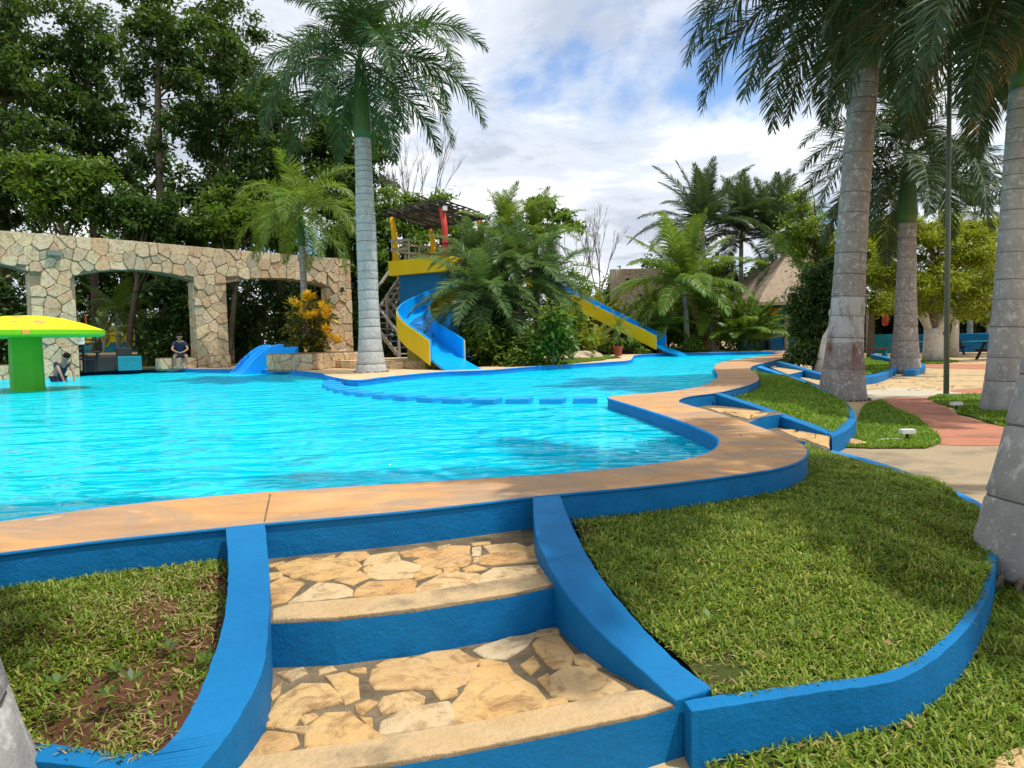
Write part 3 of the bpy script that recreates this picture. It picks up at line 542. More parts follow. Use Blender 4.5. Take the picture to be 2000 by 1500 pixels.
bevel(MB().prism(P3([(1535,728,-.306),(1600,752,-.306),(1625,742,-.306),(1570,722,-.306)]), -.6, 0, 1).build('step', [NOSE, BLUE], st3), .006)
kb = strip('lawn_kerb', P3([(1688,733,-.28),(1715,728,-.28),(1738,720,-.28),(1750,713,-.26)]), P3([(1690,737,-.28),(1720,732,-.28),(1744,723,-.28),(1757,714,-.26)]), -.6, [BLUE]); tag(kb, 'blue kerb of the far lawn between the two palms', 'kerb')
kb = strip('lawn_kerb', P3([(1700,692,-.05),(1735,700,-.15),(1770,707,-.25),(1797,712,-.3),(1790,718,-.3),(1765,721,-.3)]), P3([(1706,691,-.05),(1742,698,-.15),(1778,704,-.25),(1807,712,-.3),(1797,721,-.3),(1766,724,-.3)]), -.6, [BLUE]); tag(kb, 'curved blue kerb end beyond the slender palm', 'kerb')
# a pale stone slab corner bottom right
MB().prism(P3([(1925,1500,-.44),(1960,1470,-.44),(2010,1452,-.44),(2200,1440,-.44),(2200,1700,-.44),(1900,1700,-.44)]), -.5, 0).build('stone_path', [FLAG], kind='structure')

# ------------------------------------------------------------------ pool divider: a bent row of square blue blocks
BLOCKBLUE = paint('pale_blue_block_paint', (.006, .28, .64), (.01, .33, .68), .5, None, .1)
bl = [(1143,779),(1080,780),(1015,780),(952,781),(898,780),(848,778),(800,775),(757,772),(722,768),(696,765),(675,761),(660,757),(651,753),(648,749),(652,745),(664,742),(682,740),(706,738)]
bpts = [U(a, b, -.085) for a, b in bl]
for k, q in enumerate(bpts):
    tdir = (bpts[min(k+1, len(bpts)-1)] - bpts[max(k-1, 0)]); rz = math.atan2(tdir.y, tdir.x)
    wd_ = .33 if k < 4 else min(.36, .84*(bpts[min(k+1, len(bpts)-1)]-bpts[max(k-1, 0)]).length/2)
    o = bevel(MB().box((0, 0, -.42), (wd_, .40, .84), rz=0).build('pool_block', [BLOCKBLUE]), .012); o.location = (q.x, q.y, -.06); o.rotation_euler[2] = rz
    tag(o, 'square blue block of the row dividing the pool, number %s counted from the coping point' % (['one','two','three','four','five','six','seven','eight','nine','ten','eleven','twelve','thirteen','fourteen','fifteen','sixteen','seventeen','eighteen'][k]), 'pool block', 'blue blocks dividing the pool')

# ------------------------------------------------------------------ stone cells (a Voronoi split of a face) for walls
def clip(poly, n, d):
    out_ = []
    for k in range(len(poly)):
        a, b = poly[k], poly[(k+1) % len(poly)]; da, db = a[0]*n[0]+a[1]*n[1]-d, b[0]*n[0]+b[1]*n[1]-d
        if da <= 0: out_.append(a)
        if (da < 0 < db) or (db < 0 < da): t_ = da/(da-db); out_.append((a[0]+(b[0]-a[0])*t_, a[1]+(b[1]-a[1])*t_))
    return out_
def cells(seeds, box, rad):
    res = []
    for i, s in enumerate(seeds):
        P = list(box)
        for j, q in enumerate(seeds):
            if i == j or abs(q[0]-s[0]) > rad or abs(q[1]-s[1]) > rad: continue
            n = (q[0]-s[0], q[1]-s[1]); d = (q[0]**2+q[1]**2-s[0]**2-s[1]**2)/2; P = clip(P, n, d)
            if len(P) < 3: break
        res.append(P)
    return res
def seeds_in(x0, x1, z0, z1, sx, sz, ok=lambda x, z: True):
    out_ = []; r = 0; z = z0+sz*.45
    while z < z1:
        x = x0+sx*(.4 if r % 2 else .75)*random.uniform(.8, 1.1)
        while x < x1-.05:
            q = (x+random.uniform(-.38, .38)*sx, min(z1-.08, max(z0+.06, z+random.uniform(-.44, .44)*sz)))
            if x0 < q[0] < x1 and ok(*q): out_.append(q)
            x += sx*random.uniform(.75, 1.3)
        z += sz; r += 1
    return out_
def stone_on(poly, frame, parent, mat, joint=.009, proud=(.02, .075)):
    O, X, Z, Nn = frame; c = (sum(p[0] for p in poly)/len(poly), sum(p[1] for p in poly)/len(poly))
    P = []
    for k in range(len(poly)):
        a, b = poly[k], poly[(k+1) % len(poly)]
        if math.hypot(b[0]-a[0], b[1]-a[1]) > .1: P += [(a[0]*.86+b[0]*.14, a[1]*.86+b[1]*.14), (a[0]*.5+b[0]*.5+random.uniform(-.012, .012), a[1]*.5+b[1]*.5+random.uniform(-.012, .012)), (a[0]*.14+b[0]*.86, a[1]*.14+b[1]*.86)]
        else: P.append(((a[0]+b[0])/2, (a[1]+b[1])/2))
    n = len(P)
    if n < 3: return
    size = max(math.hypot(p[0]-c[0], p[1]-c[1]) for p in P)
    if size < .05: return
    k1 = 1-joint/size; k2 = k1-.022/size; pr = random.uniform(*proud)
    V = []
    for k_, h in ((k1, -.03), (k1, pr*.5), (k2, pr)):
        for p in P: V.append(O + X*(c[0]+(p[0]-c[0])*k_) + Z*(c[1]+(p[1]-c[1])*k_) + Nn*(h + (random.uniform(-.006, .006) if k_ == k2 else 0)))
    F = [(r*n+k, r*n+(k+1) % n, (r+1)*n+(k+1) % n, (r+1)*n+k) for r in range(2) for k in range(n)] + [tuple(2*n+k for k in range(n))]
    return obj('stone', mesh('stone', V, F, [mat]), parent)

# ------------------------------------------------------------------ the stone arcade on the left
Zv = Vector((0, 0, 1))
def W(px, py):      # photo point on the arcade's front plane -> (s along the wall, z)
    d = Vector(_d(px, py)); o = Vector(CP); tt = (A_-o).dot(WN)/d.dot(WN); q = o+d*tt; return ((q-A_).dot(WD), q.z)
S0 = W(0, 690)[0]; SL = S0-4.2; SR = W(690, 690)[0]; TH = .62
ar_t = [(SL, 4.72), (S0, W(0,450)[1]), (W(230,468)[0], W(230,468)[1]), (W(420,485)[0], W(420,485)[1]), (SR, W(690,507)[1])]
def top_at(s):
    for (a, b), (c, d) in zip(ar_t, ar_t[1:]):
        if s <= c: return b+(d-b)*(s-a)/(c-a)
    return ar_t[-1][1]
def arch(p_l, p_c, p_r):
    (a, za), (c, zc_), (b, zb) = W(*p_l), W(*p_c), W(*p_r); z0 = (za+zb)/2; hw = (b-a)/2; mid = (a+b)/2; rise = max(.12, zc_-z0)
    R_ = (hw*hw+rise*rise)/(2*rise); return dict(a=a, b=b, z0=z0, mid=mid, R=R_, cz=z0+rise-R_)
AR = [arch((145,538), (255,527), (378,550)), arch((441,552), (525,543), (641,561))]
a0b = W(56, 531)[0]; a1w = AR[0]['b']-AR[0]['a']
z00 = W(56, 531)[1]; hw0 = a1w/2; AR.insert(0, dict(a=a0b-a1w, b=a0b, z0=z00, mid=a0b-hw0, R=(hw0**2+.35**2)/.7, cz=z00+.35-(hw0**2+.35**2)/.7))
def arch_z(A, s): return A['cz']+math.sqrt(max(A['R']**2-(s-A['mid'])**2, 0))
def opening(s, z, e=0.):
    for A in AR:
        if A['a']-e < s < A['b']+e and z < arch_z(A, s)+e: return A
    return None
arc = thing('stone_arcade', 'long rubble stone wall with three flat arches beside the pool', 'arcade', (0, 0, 0))
bodym = MB()
def wp(s, z, dn=0.): return A_ + WD*s + Zv*z - WN*dn
ZB = -1.1
outline = [(SL, ZB)]
for A in AR:
    outline += [(A['a'], ZB)] if A['a'] > SL+.01 else []
    ns = 14
    outline += [(A['a']+(A['b']-A['a'])*k/ns, arch_z(A, A['a']+(A['b']-A['a'])*k/ns)) for k in range(ns+1)] + [(A['b'], ZB)]
outline += [(SR, ZB)] + ar_t[::-1]
if AR[0]['a'] <= SL+.01: outline = outline[0:1] + outline[1:]
no = len(outline)
V = [wp(s, z) for s, z in outline] + [wp(s, z, TH) for s, z in outline]
F = [tuple(range(no))[::-1], tuple(no+k for k in range(no))] + [(k, (k+1) % no, no+(k+1) % no, no+k) for k in range(no)]
import bmesh
me = mesh('mortar_core', V, F, [WALLMORTAR]); bm = bmesh.new(); bm.from_mesh(me); bmesh.ops.recalc_face_normals(bm, faces=bm.faces); bm.to_mesh(me); bm.free()
obj('mortar_core', me, arc)
sd = seeds_in(SL+.02, SR, -.25, 4.75, .42, .32, lambda s, z: not opening(s, z, .10) and z < top_at(s)-.1)
frame = (A_, WD, Zv, WN)
def push(p):
    s, z = min(max(p[0], SL+.02), SR), p[1]
    A = opening(s, z)
    if A:
        zz = arch_z(A, s); cand = [(abs(s-A['a']) if z < A['z0']+.05 else 9, (A['a'], z)), (abs(s-A['b']) if z < A['z0']+.05 else 9, (A['b'], z)), (abs(zz-z), (s, zz))]
        s, z = min(cand)[1]
    return (s, min(z, top_at(s)))
ghost = []
for s_, z_ in sd:
    for A in AR:
        if z_ < A['z0']+.25:
            if 0 < A['a']-s_ < .75: ghost.append((2*A['a']-s_, z_))
            if 0 < s_-A['b'] < .75: ghost.append((2*A['b']-s_, z_))
        if A['a']-.1 < s_ < A['b']+.1:
            az_ = arch_z(A, min(max(s_, A['a']), A['b']))
            if 0 < z_-az_ < .8: ghost.append((s_, 2*az_-z_))
for P in cells(sd+ghost, [(SL, -.3), (SR, -.3), (SR, 4.9), (SL, 4.9)], 1.3)[:len(sd)]:
    if len(P) < 3: continue
    D = []
    for k in range(len(P)):
        a, b = P[k], P[(k+1) % len(P)]; D += [a, ((a[0]+b[0])/2, (a[1]+b[1])/2)]
    Q = [push(p) for p in D]; R_ = [Q[0]]
    for p in Q[1:]:
        if math.hypot(p[0]-R_[-1][0], p[1]-R_[-1][1]) > .03: R_.append(p)
    if len(R_) > 2: stone_on(R_, frame, arc, WALLSTONE)
for A in AR:      # stones in the right-hand reveal of each arch
    fr = (wp(A['b'], 0), -WN, Zv, -WD)
    for P in cells(seeds_in(.0, TH, -.2, A['z0'], .33, .42), [(0, -.25), (TH, -.25), (TH, A['z0']-.03), (0, A['z0']-.03)], 1.2):
        if len(P) > 2: stone_on(P, fr, arc, WALLSTONE, proud=(.008, .02))
MB().box(wp(W(666,565)[0], W(666,565)[1], -.10), (.13, .09, .15), rz=math.atan2(WD.y, WD.x)).build('junction_box', [DARK], arc)
MB().box(wp(W(105,495)[0], W(105,495)[1], -.10), (.42, .22, .16), rz=math.atan2(WD.y, WD.x)).build('wall_lamp', [pm('grey_green_lamp', (.12, .15, .12), (.2, .22, .18))], arc)

# ------------------------------------------------------------------ low stone walls, planter and platform on the far bank
def stone_block(name, label, cat, P, z0, z1, topmat, sx=.36, sz=.26, faces=None):
    t_ = thing(name, label, cat); P = [Vector((p.x, p.y, z1)) for p in P]
    if sum(P[k].x*P[(k+1) % len(P)].y-P[(k+1) % len(P)].x*P[k].y for k in range(len(P))) < 0: P = P[::-1]
    MB().prism(P, z0-.05, 0, 1).build('core', [topmat, WALLMORTAR], t_)
    for k in range(len(P)):
        a, b = P[k], P[(k+1) % len(P)]; X = (b-a); L = X.length; X.normalize(); Nn = Vector((X.y, -X.x, 0))
        if Nn.dot(Vector((0, 0, 0))-(a+b)/2) <= 0 or L < .15: continue
        O = Vector((a.x, a.y, 0))
        for Pc in cells(seeds_in(0, L, z0, z1, sx, sz), [(0, z0), (L, z0), (L, z1-.02), (0, z1-.02)], 1.2):
            if len(Pc) > 2: stone_on(Pc, (O, X, Zv, Nn), t_, WALLSTONE, .014, (.012, .035))
    return t_
def ext(pts, depth): return [Vector(p) for p in pts] + [Vector(p)+Vector((0, depth, 0)) for p in pts[::-1]]
g0 = [U(522,723), U(570,723.5), U(612,723), U(632,721)]
pl = stone_block('stone_planter', 'low stone planter holding the yellow croton shrub', 'planter', [g0[0], g0[1], g0[2], g0[3], g0[3]+Vector((.9, 3.2, 0)), g0[0]+Vector((.6, 3.6, 0))], 0, .52, SOIL)
g1 = [U(650,719), U(720,720), U(790,720), U(838,719), U(858,717.5)]
plat = stone_block('stone_platform', 'low stone edged platform behind the tall palm trunk', 'platform', [g1[0], g1[1], g1[2], g1[3], g1[4], Vector((-1.9, 27, 0)), Vector((-3.0, 33, 0)), Vector((-7.2, 33.2, 0)), Vector((-6.9, 26, 0))], 0, .24, DECK, .4, .26)
sa, sb = W(312, 716)[0], W(385, 716)[0]
stone_block('seat_wall', 'low stone seat wall under the middle arch with a man on it', 'low wall', [wp(sa, 0, -.02), wp(AR[1]['b']-.03, 0, -.02), wp(AR[1]['b']-.03, 0, .45), wp(sa, 0, .45)], 0, .42, NOSE, .4, .22)
stone_block('seat_wall', 'short dark stone wall at the foot of the middle pillar', 'low wall', [wp(W(406,716)[0], 0, -.34), wp(W(445,716)[0], 0, -.34), wp(W(445,716)[0], 0, -.07), wp(W(406,716)[0], 0, -.07)], 0, .48, NOSE, .3, .24)
stone_block('seat_wall', 'low stone wall inside the leftmost arch behind the mushroom', 'low wall', [wp(AR[0]['a']+.02, 0, .1), wp(AR[0]['b']-.02, 0, .1), wp(AR[0]['b']-.02, 0, .5), wp(AR[0]['a']+.02, 0, .5)], -.2, .35, NOSE, .4, .26)

# ------------------------------------------------------------------ lookout tower with the two slides
C0, C1, C2, C3 = Vector((-2.3, 27.5, 0)), Vector((-4.68, 29.0, 0)), Vector((-3.2, 31.4, 0)), Vector((-.8, 29.9, 0))
tw = thing('slide_tower', 'blue and yellow lookout tower with a stick roof above the slides', 'tower', (0, 0, 0))
def zat(z, *ps): return [Vector((p.x, p.y, z)) for p in ps]
ctr = (C0+C1+C2+C3)/4
bevel(MB().prism(zat(3.94, C0, C1, C2, C3), 3.38, 0).build('deck', [YELLOW], tw), .01)
ins = [ctr+(q-ctr)*.80 for q in (C0, C1, C2, C3)]
MB().prism(zat(3.379, *ins), 0, 0).build('tower_wall', [TOWERBLUE], tw)
posts = [(C0, POSTRED, 5.72), (C1, POSTYEL, 5.62), (C2, POSTYEL, 5.45), (C3, POSTRED, 5.55)]
ptop = []
for q, mt, zt in posts:
    b_ = ctr+(q-ctr)*.86; j = lambda: Vector((random.uniform(-.012, .012), random.uniform(-.012, .012), 0))
    tp_ = Vector((b_.x, b_.y, zt))+j()*2-Vector((.07, 0, 0)); ptop.append(tp_)
    pts = [Vector((b_.x, b_.y, 3.93)), Vector((b_.x, b_.y, 4.4))+j(), Vector((b_.x, b_.y, 5.0))+j(), tp_]
    o = MB().tube(pts, [.125, .12, .115, .12], 10).build('post', [mt], tw, smooth=True)
    MB().tube([pts[1]-Zv*.02, pts[1]+Zv*.02], .128, 10).build('tie_band', [DARK], o)
# beams and sticks
for a, b in ((1, 0), (2, 3)):
    d_ = (ptop[b]-ptop[a]); MB().tube([ptop[a]-d_*.08+Zv*.05, ptop[a]+d_*.5+Zv*.06, ptop[b]+d_*.08+Zv*.05], .06, 7).build('roof_beam', [STICK], tw, smooth=True)
NS = 34
for k in range(NS):
    u_ = -.10+1.20*k/(NS-1); jj = lambda s_=.09: Vector((random.uniform(-s_, s_), random.uniform(-s_, s_), random.uniform(-.5, .5)*s_))
    a = ptop[1].lerp(ptop[0], u_); b = ptop[2].lerp(ptop[3], u_); d_ = b-a; l0, l1 = random.uniform(.06, .2), random.uniform(.05, .2)
    if k in (29,): l0 = .5
    P = [a-d_*l0+jj(.1), a+d_*.2+jj(), a+d_*.6+jj(), b+d_*l1+jj(.1)]; P = [q+Zv*(.13+.03*(k % 2)) for q in P]
    MB().tube(spline(P, n=2), [random.uniform(.028, .045)]*7, 6).build('roof_stick', [STICK], tw)
for k in range(9):
    v_ = -.12+1.24*k/8; a = ptop[1].lerp(ptop[2], v_); b = ptop[0].lerp(ptop[3], v_); d_ = b-a
    P = [a-d_*random.uniform(.04, .14), a+d_*.5+Zv*random.uniform(-.03, .05), b+d_*random.uniform(.04, .14)]; P = [q+Zv*.22 for q in P]
    MB().tube(spline(P, n=2), random.uniform(.02, .035), 6).build('roof_stick', [STICK], tw)
sp_ = ptop[0]+Vector((.12, -.14, -.05)); MB().box(sp_, (.16, .12, .16), rz=.4).build('flood_lamp', [WHITE], tw)
def rail(a, b, z0, parent, n=2, h=.8):
    a = Vector((a.x, a.y, z0)); b = Vector((b.x, b.y, z0))
    for k in range(n+1): q = a.lerp(b, k/n); MB().bar(q, q+Zv*h, .07).build('rail_post', [GREYWOOD], parent)
    for zz in (h*.55, h): MB().bar(a+Zv*zz, b+Zv*zz, .05, .09).build('rail', [GREYWOOD], parent)
rr = [ctr+(q-ctr)*.95 for q in (C0, C1, C2, C3)]
rail(rr[1], rr[2], 3.94, tw, 3, .75); rail(rr[1], rr[1].lerp(rr[0], .35), 3.94, tw, 1, .75); rail(rr[2], rr[3], 3.94, tw, 3, .75)
# stair at the tower's left side
stz = thing('tower_stair', 'wooden stair with grey railings climbing the left of the tower', 'stair')
fs_, fe = UD(745, 655, 30.6), UD(800, 575, 30.6)
sA, sB = Vector((-3.9, 28.2, .25)), Vector((-5.2, 29.6, 1.7)); sC = Vector((-4.3, 31.2, 3.4))
for a, b, n_ in ((sA, sB, 6), (sB, sC, 7)):
    d_ = (b-a); sdv = Vector((d_.y, -d_.x, 0)).normalized()*.4
    for k in range(n_): q = a.lerp(b, (k+.5)/n_); MB().box(q, (.3, .9, .05), rz=math.atan2(d_.y, d_.x)).build('tread', [GREYWOOD], stz)
    for s_ in (-1, 1):
        MB().bar(a+sdv*s_, b+sdv*s_, .05, .16).build('stringer', [GREYWOOD], stz)
        MB().bar(a+sdv*s_+Zv*.9, b+sdv*s_+Zv*.9, .07, .09).build('handrail', [GREYWOOD], stz)
        if s_ > 0: MB().bar(a+sdv*s_+Zv*.5, b+sdv*s_+Zv*.5, .05, .08).build('handrail', [GREYWOOD], stz)
        for q in (a, b): MB().bar(Vector((q.x, q.y, .2))+sdv*s_, q+sdv*s_+Zv*.95, .09).build('rail_post', [GREYWOOD], stz)
MB().prism(zat(.95, Vector((-5.6, 30.2, 0)), Vector((-4.5, 29.2, 0)), Vector((-3.6, 30.2, 0)), Vector((-4.7, 31.2, 0))), .2, 0).build('stair_base', [TOWERBLUE], stz)

SHADEDYEL = paint('shaded_yellow_paint', (.20, .19, .025), (.26, .23, .03), .7, (.08, .08, .03), .3)  # yellow paint darkened to olive; shade under the slide is in the colour
def slide(name, label, pts, width, wh, end_k, panel_z=.12, text_side=-1, supports=()):
    t_ = thing(name, label, 'water slide'); P = spline(pts, n=6); m_ = len(P); sects = []
    for k in range(m_):
        tg = P[min(k+1, m_-1)]-P[max(k-1, 0)]; tg.z = 0; tg.normalize(); sects.append((P[k], Vector((tg.y, -tg.x, 0)), tg))
    kend = int(end_k*(m_-1)); hw = width/2; th = .05
    # floor slab
    V = []; F = []
    for k, (q, r_, tg) in enumerate(sects):
        e = 1+.22*max(0, (k-kend)/(m_-1-kend)) if m_-1 > kend else 1
        V += [q-r_*hw*e, q+r_*hw*e, q+r_*hw*e-Zv*.07, q-r_*hw*e-Zv*.07]
    for k in range(m_-1): F += [(4*k+j, 4*k+(j+1) % 4, 4*k+4+(j+1) % 4, 4*k+4+j) for j in range(4)]
    F += [(3, 2, 1, 0), tuple(4*(m_-1)+j for j in range(4))]
    obj('chute', mesh('chute', V, F, [SLIDEBLUE]), t_)
    for s_ in (-1, 1):
        for nm, o0, o1, mt, zt, zb in (('chute_side', hw, hw+th, SLIDEBLUE, wh, -.06), ('side_panel', hw+th+.003, hw+th+.03, YELLOW, wh-.035, -.16)):
            V = []; F = []
            for k in range(kend+1):
                q, r_, tg = sects[k]; V += [q+r_*s_*o0+Zv*zt, q+r_*s_*o1+Zv*zt, q+r_*s_*o1+Zv*zb, q+r_*s_*o0+Zv*zb]
            for k in range(kend): F += [(4*k+j, 4*k+(j+1) % 4, 4*k+4+(j+1) % 4, 4*k+4+j) for j in range(4)]
            F += [(3, 2, 1, 0), tuple(4*kend+j for j in range(4))]
            me = mesh(nm, V, F, [mt]); bm = bmesh.new(); bm.from_mesh(me); bmesh.ops.recalc_face_normals(bm, faces=bm.faces); bm.to_mesh(me); bm.free()
            o = obj(nm, me, t_)
            if nm == 'side_panel' and s_ == text_side:     # black stencilled lines near the lower end
                kk = kend-4 if kend > 6 else kend-1
                q, r_, tg = sects[kk]; q2 = sects[kk+3][0] if kk+3 <= kend else sects[kend][0]; X = (q2-q).normalized(); Y_ = X.cross(r_*s_); Y_ = Y_ if Y_.z > 0 else -Y_
                mbt = MB()
                for row, (w0, w1) in enumerate(((.10, .32), (.0, .52), (.12, .36))):
                    x = w0
                    while x < w1:
                        L = random.uniform(.03, .055); c_ = q+r_*s_*(hw+th+.034)+Zv*(wh*.62-row*.11)+X*(x+L/2-.05)-Zv*0
                        Rm = Matrix((X, Y_, (r_*s_))).transposed()
                        mbt.box(c_, (L*.75, .055, .006), R=Rm)
                        x += L+.012
                mbt.build('stencil_lettering', [INK], o)
    for ka, kb_, sd_, mt in supports:
        V = []; F = []
        ia, ib = int(ka*(m_-1)), int(kb_*(m_-1)); n_ = 0
        for k in range(ia, ib+1):
            q, r_, tg = sects[k]
            V += [q-r_*hw*.5-Zv*.09, q+r_*hw*.5-Zv*.09, Vector(((q+r_*hw*.5).x, (q+r_*hw*.5).y, 0)), Vector(((q-r_*hw*.5).x, (q-r_*hw*.5).y, 0))]; n_ += 1
        for k in range(n_-1): F += [(4*k+j, 4*k+(j+1) % 4, 4*k+4+(j+1) % 4, 4*k+4+j) for j in range(4)]
        F += [(3, 2, 1, 0), tuple(4*(n_-1)+j for j in range(4))]
        me = mesh('support_wall', V, F, [mt]); bm = bmesh.new(); bm.from_mesh(me); bmesh.ops.recalc_face_normals(bm, faces=bm.faces); bm.to_mesh(me); bm.free(); obj('support_wall', me, t_)
    return t_
s1 = [(-1.55,28.7,3.75),(-1.0,28.3,3.5),(-.75,27.6,3.2),(-1.0,26.9,2.8),(-1.7,26.4,2.4),(-2.5,25.8,2.02),(-3.05,25.0,1.62),(-3.12,24.1,1.25),(-2.75,23.0,.86),(-2.15,21.8,.5),(-1.72,20.95,.24),(-1.1,19.95,-.10)]
slide('water_slide', 'curving blue slide with yellow sides ending beside the tall palm', s1, .95, .55, .905, supports=((.52, .80, 1, SHADEDYEL),))
s2 = [(1.1,40.4,4.0),(2.5,39.5,3.15),(3.8,38.6,2.4),(5.1,37.7,1.62),(6.4,36.8,.85),(7.3,36.2,.34),(8.2,35.5,-.08)]
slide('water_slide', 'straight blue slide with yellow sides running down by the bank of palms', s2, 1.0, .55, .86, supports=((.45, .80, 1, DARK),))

# ------------------------------------------------------------------ palms: fronds, crowns, trunks
def frond_mesh(name, L, e0, droop, leafL, n, mat, width=.03, plume=.5, hang=.5, seed=0, rach=.022, start=.14, curl=1.0):
    R_ = np.random.default_rng(seed); K = 16; pts = [np.zeros(3)]; ang = math.radians(e0); ds = L/K
    for k in range(K):
        a = ang - math.radians(droop)*((k+.5)/K)**curl
        pts.append(pts[-1]+ds*np.array([math.cos(a), 0, math.sin(a)]))
    pts = np.array(pts); V = []; Q = []; MI = []
    rad = rach*(1-np.linspace(0, .9, K+1))
    for k in range(K+1):
        t = pts[min(k+1, K)]-pts[max(k-1, 0)]; t /= np.linalg.norm(t); up = np.array([-t[2], 0, t[0]]); sd = np.array([0, 1., 0])
        for a in (up*.7, sd, -up*.7, -sd): V.append(pts[k]+a*rad[k])
    for k in range(K):
        for j in range(4): Q.append((4*k+j, 4*k+(j+1) % 4, 4*k+4+(j+1) % 4, 4*k+4+j)); MI.append(0)
    for i in range(n):
        for s_ in (-1, 1):
            u = start+(1-start)*(i+.5+R_.uniform(-.3, .3))/n; f = u*K; k = min(int(f), K-1); p = pts[k]+(pts[k+1]-pts[k])*(f-k)
            t = pts[k+1]-pts[k]; t /= np.linalg.norm(t); up = np.array([-t[2], 0, t[0]])
            prof = math.sin(math.pi*min(1, (u*.86+.1)))**.6*(1-.35*u)
            l = leafL*prof*R_.uniform(.85, 1.12); fw = .35+.75*u
            lift = R_.uniform(-plume, plume)+.10
            d = np.array([0, s_, 0])*(1-.25*u)+t*fw+up*lift; d /= np.linalg.norm(d)
            g = np.array([0, 0, -1.])
            m1 = p+d*l*.5; d2 = d+g*hang*R_.uniform(.7, 1.3); d2 /= np.linalg.norm(d2); m2 = m1+d2*l*.3; d3 = d2+g*hang*1.1; d3 /= np.linalg.norm(d3); e = m2+d3*l*.25
            wv = np.cross(d, up); wv /= np.linalg.norm(wv)+1e-6; wv = wv*.7+up*R_.uniform(-.5, .5); w_ = width*R_.uniform(.8, 1.15)*(.6+.4*prof)
            b = len(V); V += [p-wv*w_*.25, p+wv*w_*.25, m1+wv*w_*.5, m1-wv*w_*.5, m2+wv*w_*.35, m2-wv*w_*.35, e+wv*w_*.06, e-wv*w_*.06]
            Q += [(b, b+1, b+2, b+3), (b+3, b+2, b+4, b+5), (b+5, b+4, b+6, b+7)]; MI += [1, 1, 1]
    return qmesh(name, V, Q, [RACHIS, mat], MI)
def frond_set(tag_, L, mat, leafL, n, width, spec, **kw):
    return [frond_mesh('frond', L*ls, e0, dr, leafL, n, mat, width, seed=i*13+hash(tag_) % 1 + len(tag_), **kw) for i, (e0, dr, ls) in enumerate(spec)]
ROYAL = [(80, 70, .85), (62, 110, 1), (44, 118, 1), (24, 105, 1), (2, 84, .95), (-22, 58, .85)]
fr_main = frond_set('main', 3.9, PFROND, .86, 135, .054, ROYAL, plume=.65, hang=.25)
fr_dark = frond_set('dark', 4.0, PFRONDB, .84, 135, .054, ROYAL, plume=.65, hang=.25)
fr_small = frond_set('small', 3.0, BRIGHTP, .66, 95, .04, ROYAL, plume=.5, hang=.25)
COCO = [(84, 22, .9), (70, 45, 1), (54, 70, 1), (34, 80, 1), (10, 75, .95), (-20, 50, .9)]
fr_coco = frond_set('coco', 3.9, COCOP, .85, 110, .055, COCO, plume=.2, hang=.25)
fr_cocob = frond_set('cocob', 3.3, BRIGHTP, .80, 100, .05, COCO, plume=.2, hang=.4)
DATE = [(82, 30, .8), (60, 60, 1), (40, 80, 1), (20, 80, 1), (-2, 60, .95), (-22, 45, .85)]
fr_date = frond_set('date', 2.1, DATEP, .46, 105, .030, DATE, plume=.4, hang=.12, start=.06, rach=.014)
fr_dateb = frond_set('dateb', 2.2, BRIGHTP, .46, 100, .030, DATE, plume=.4, hang=.15, start=.06, rach=.014)
ARECA = [(86, 28, 1), (76, 48, 1), (64, 70, 1), (50, 80, .9)]
fr_areca = frond_set('areca', 2.2, BRIGHTP, .62, 44, .062, ARECA, plume=.15, hang=.35, rach=.012, start=.2)
fr_arecay = frond_set('arecay', 2.0, YELLOWP, .58, 44, .062, ARECA, plume=.15, hang=.35, rach=.012, start=.2)
fr_dry = frond_set('dry', 1.9, DRYP, .40, 34, .026, [(-10, 75, 1), (-40, 45, .9)], plume=.5, hang=.8, rach=.012)
def crown(parent, pos, fset, n, lo, hi, sc=1., spin=0., jitter=.35, scj=.12):
    R_ = random.Random(int(spin*1000)+n)
    for k in range(n):
        f = (k+.5)/n; vi = lo+(hi-lo)*f; vi = min(len(fset)-1, max(0, int(vi+R_.uniform(-.3, .3))))
        o = obj('frond', fset[vi], parent); o.location = pos; az = spin+k*2.39996+R_.uniform(-jitter, jitter)*.5
        o.rotation_euler = (R_.uniform(-.12, .12), R_.uniform(-.10, .10), az); s_ = sc*R_.uniform(1-scj, 1+scj); o.scale = (s_, s_, s_)
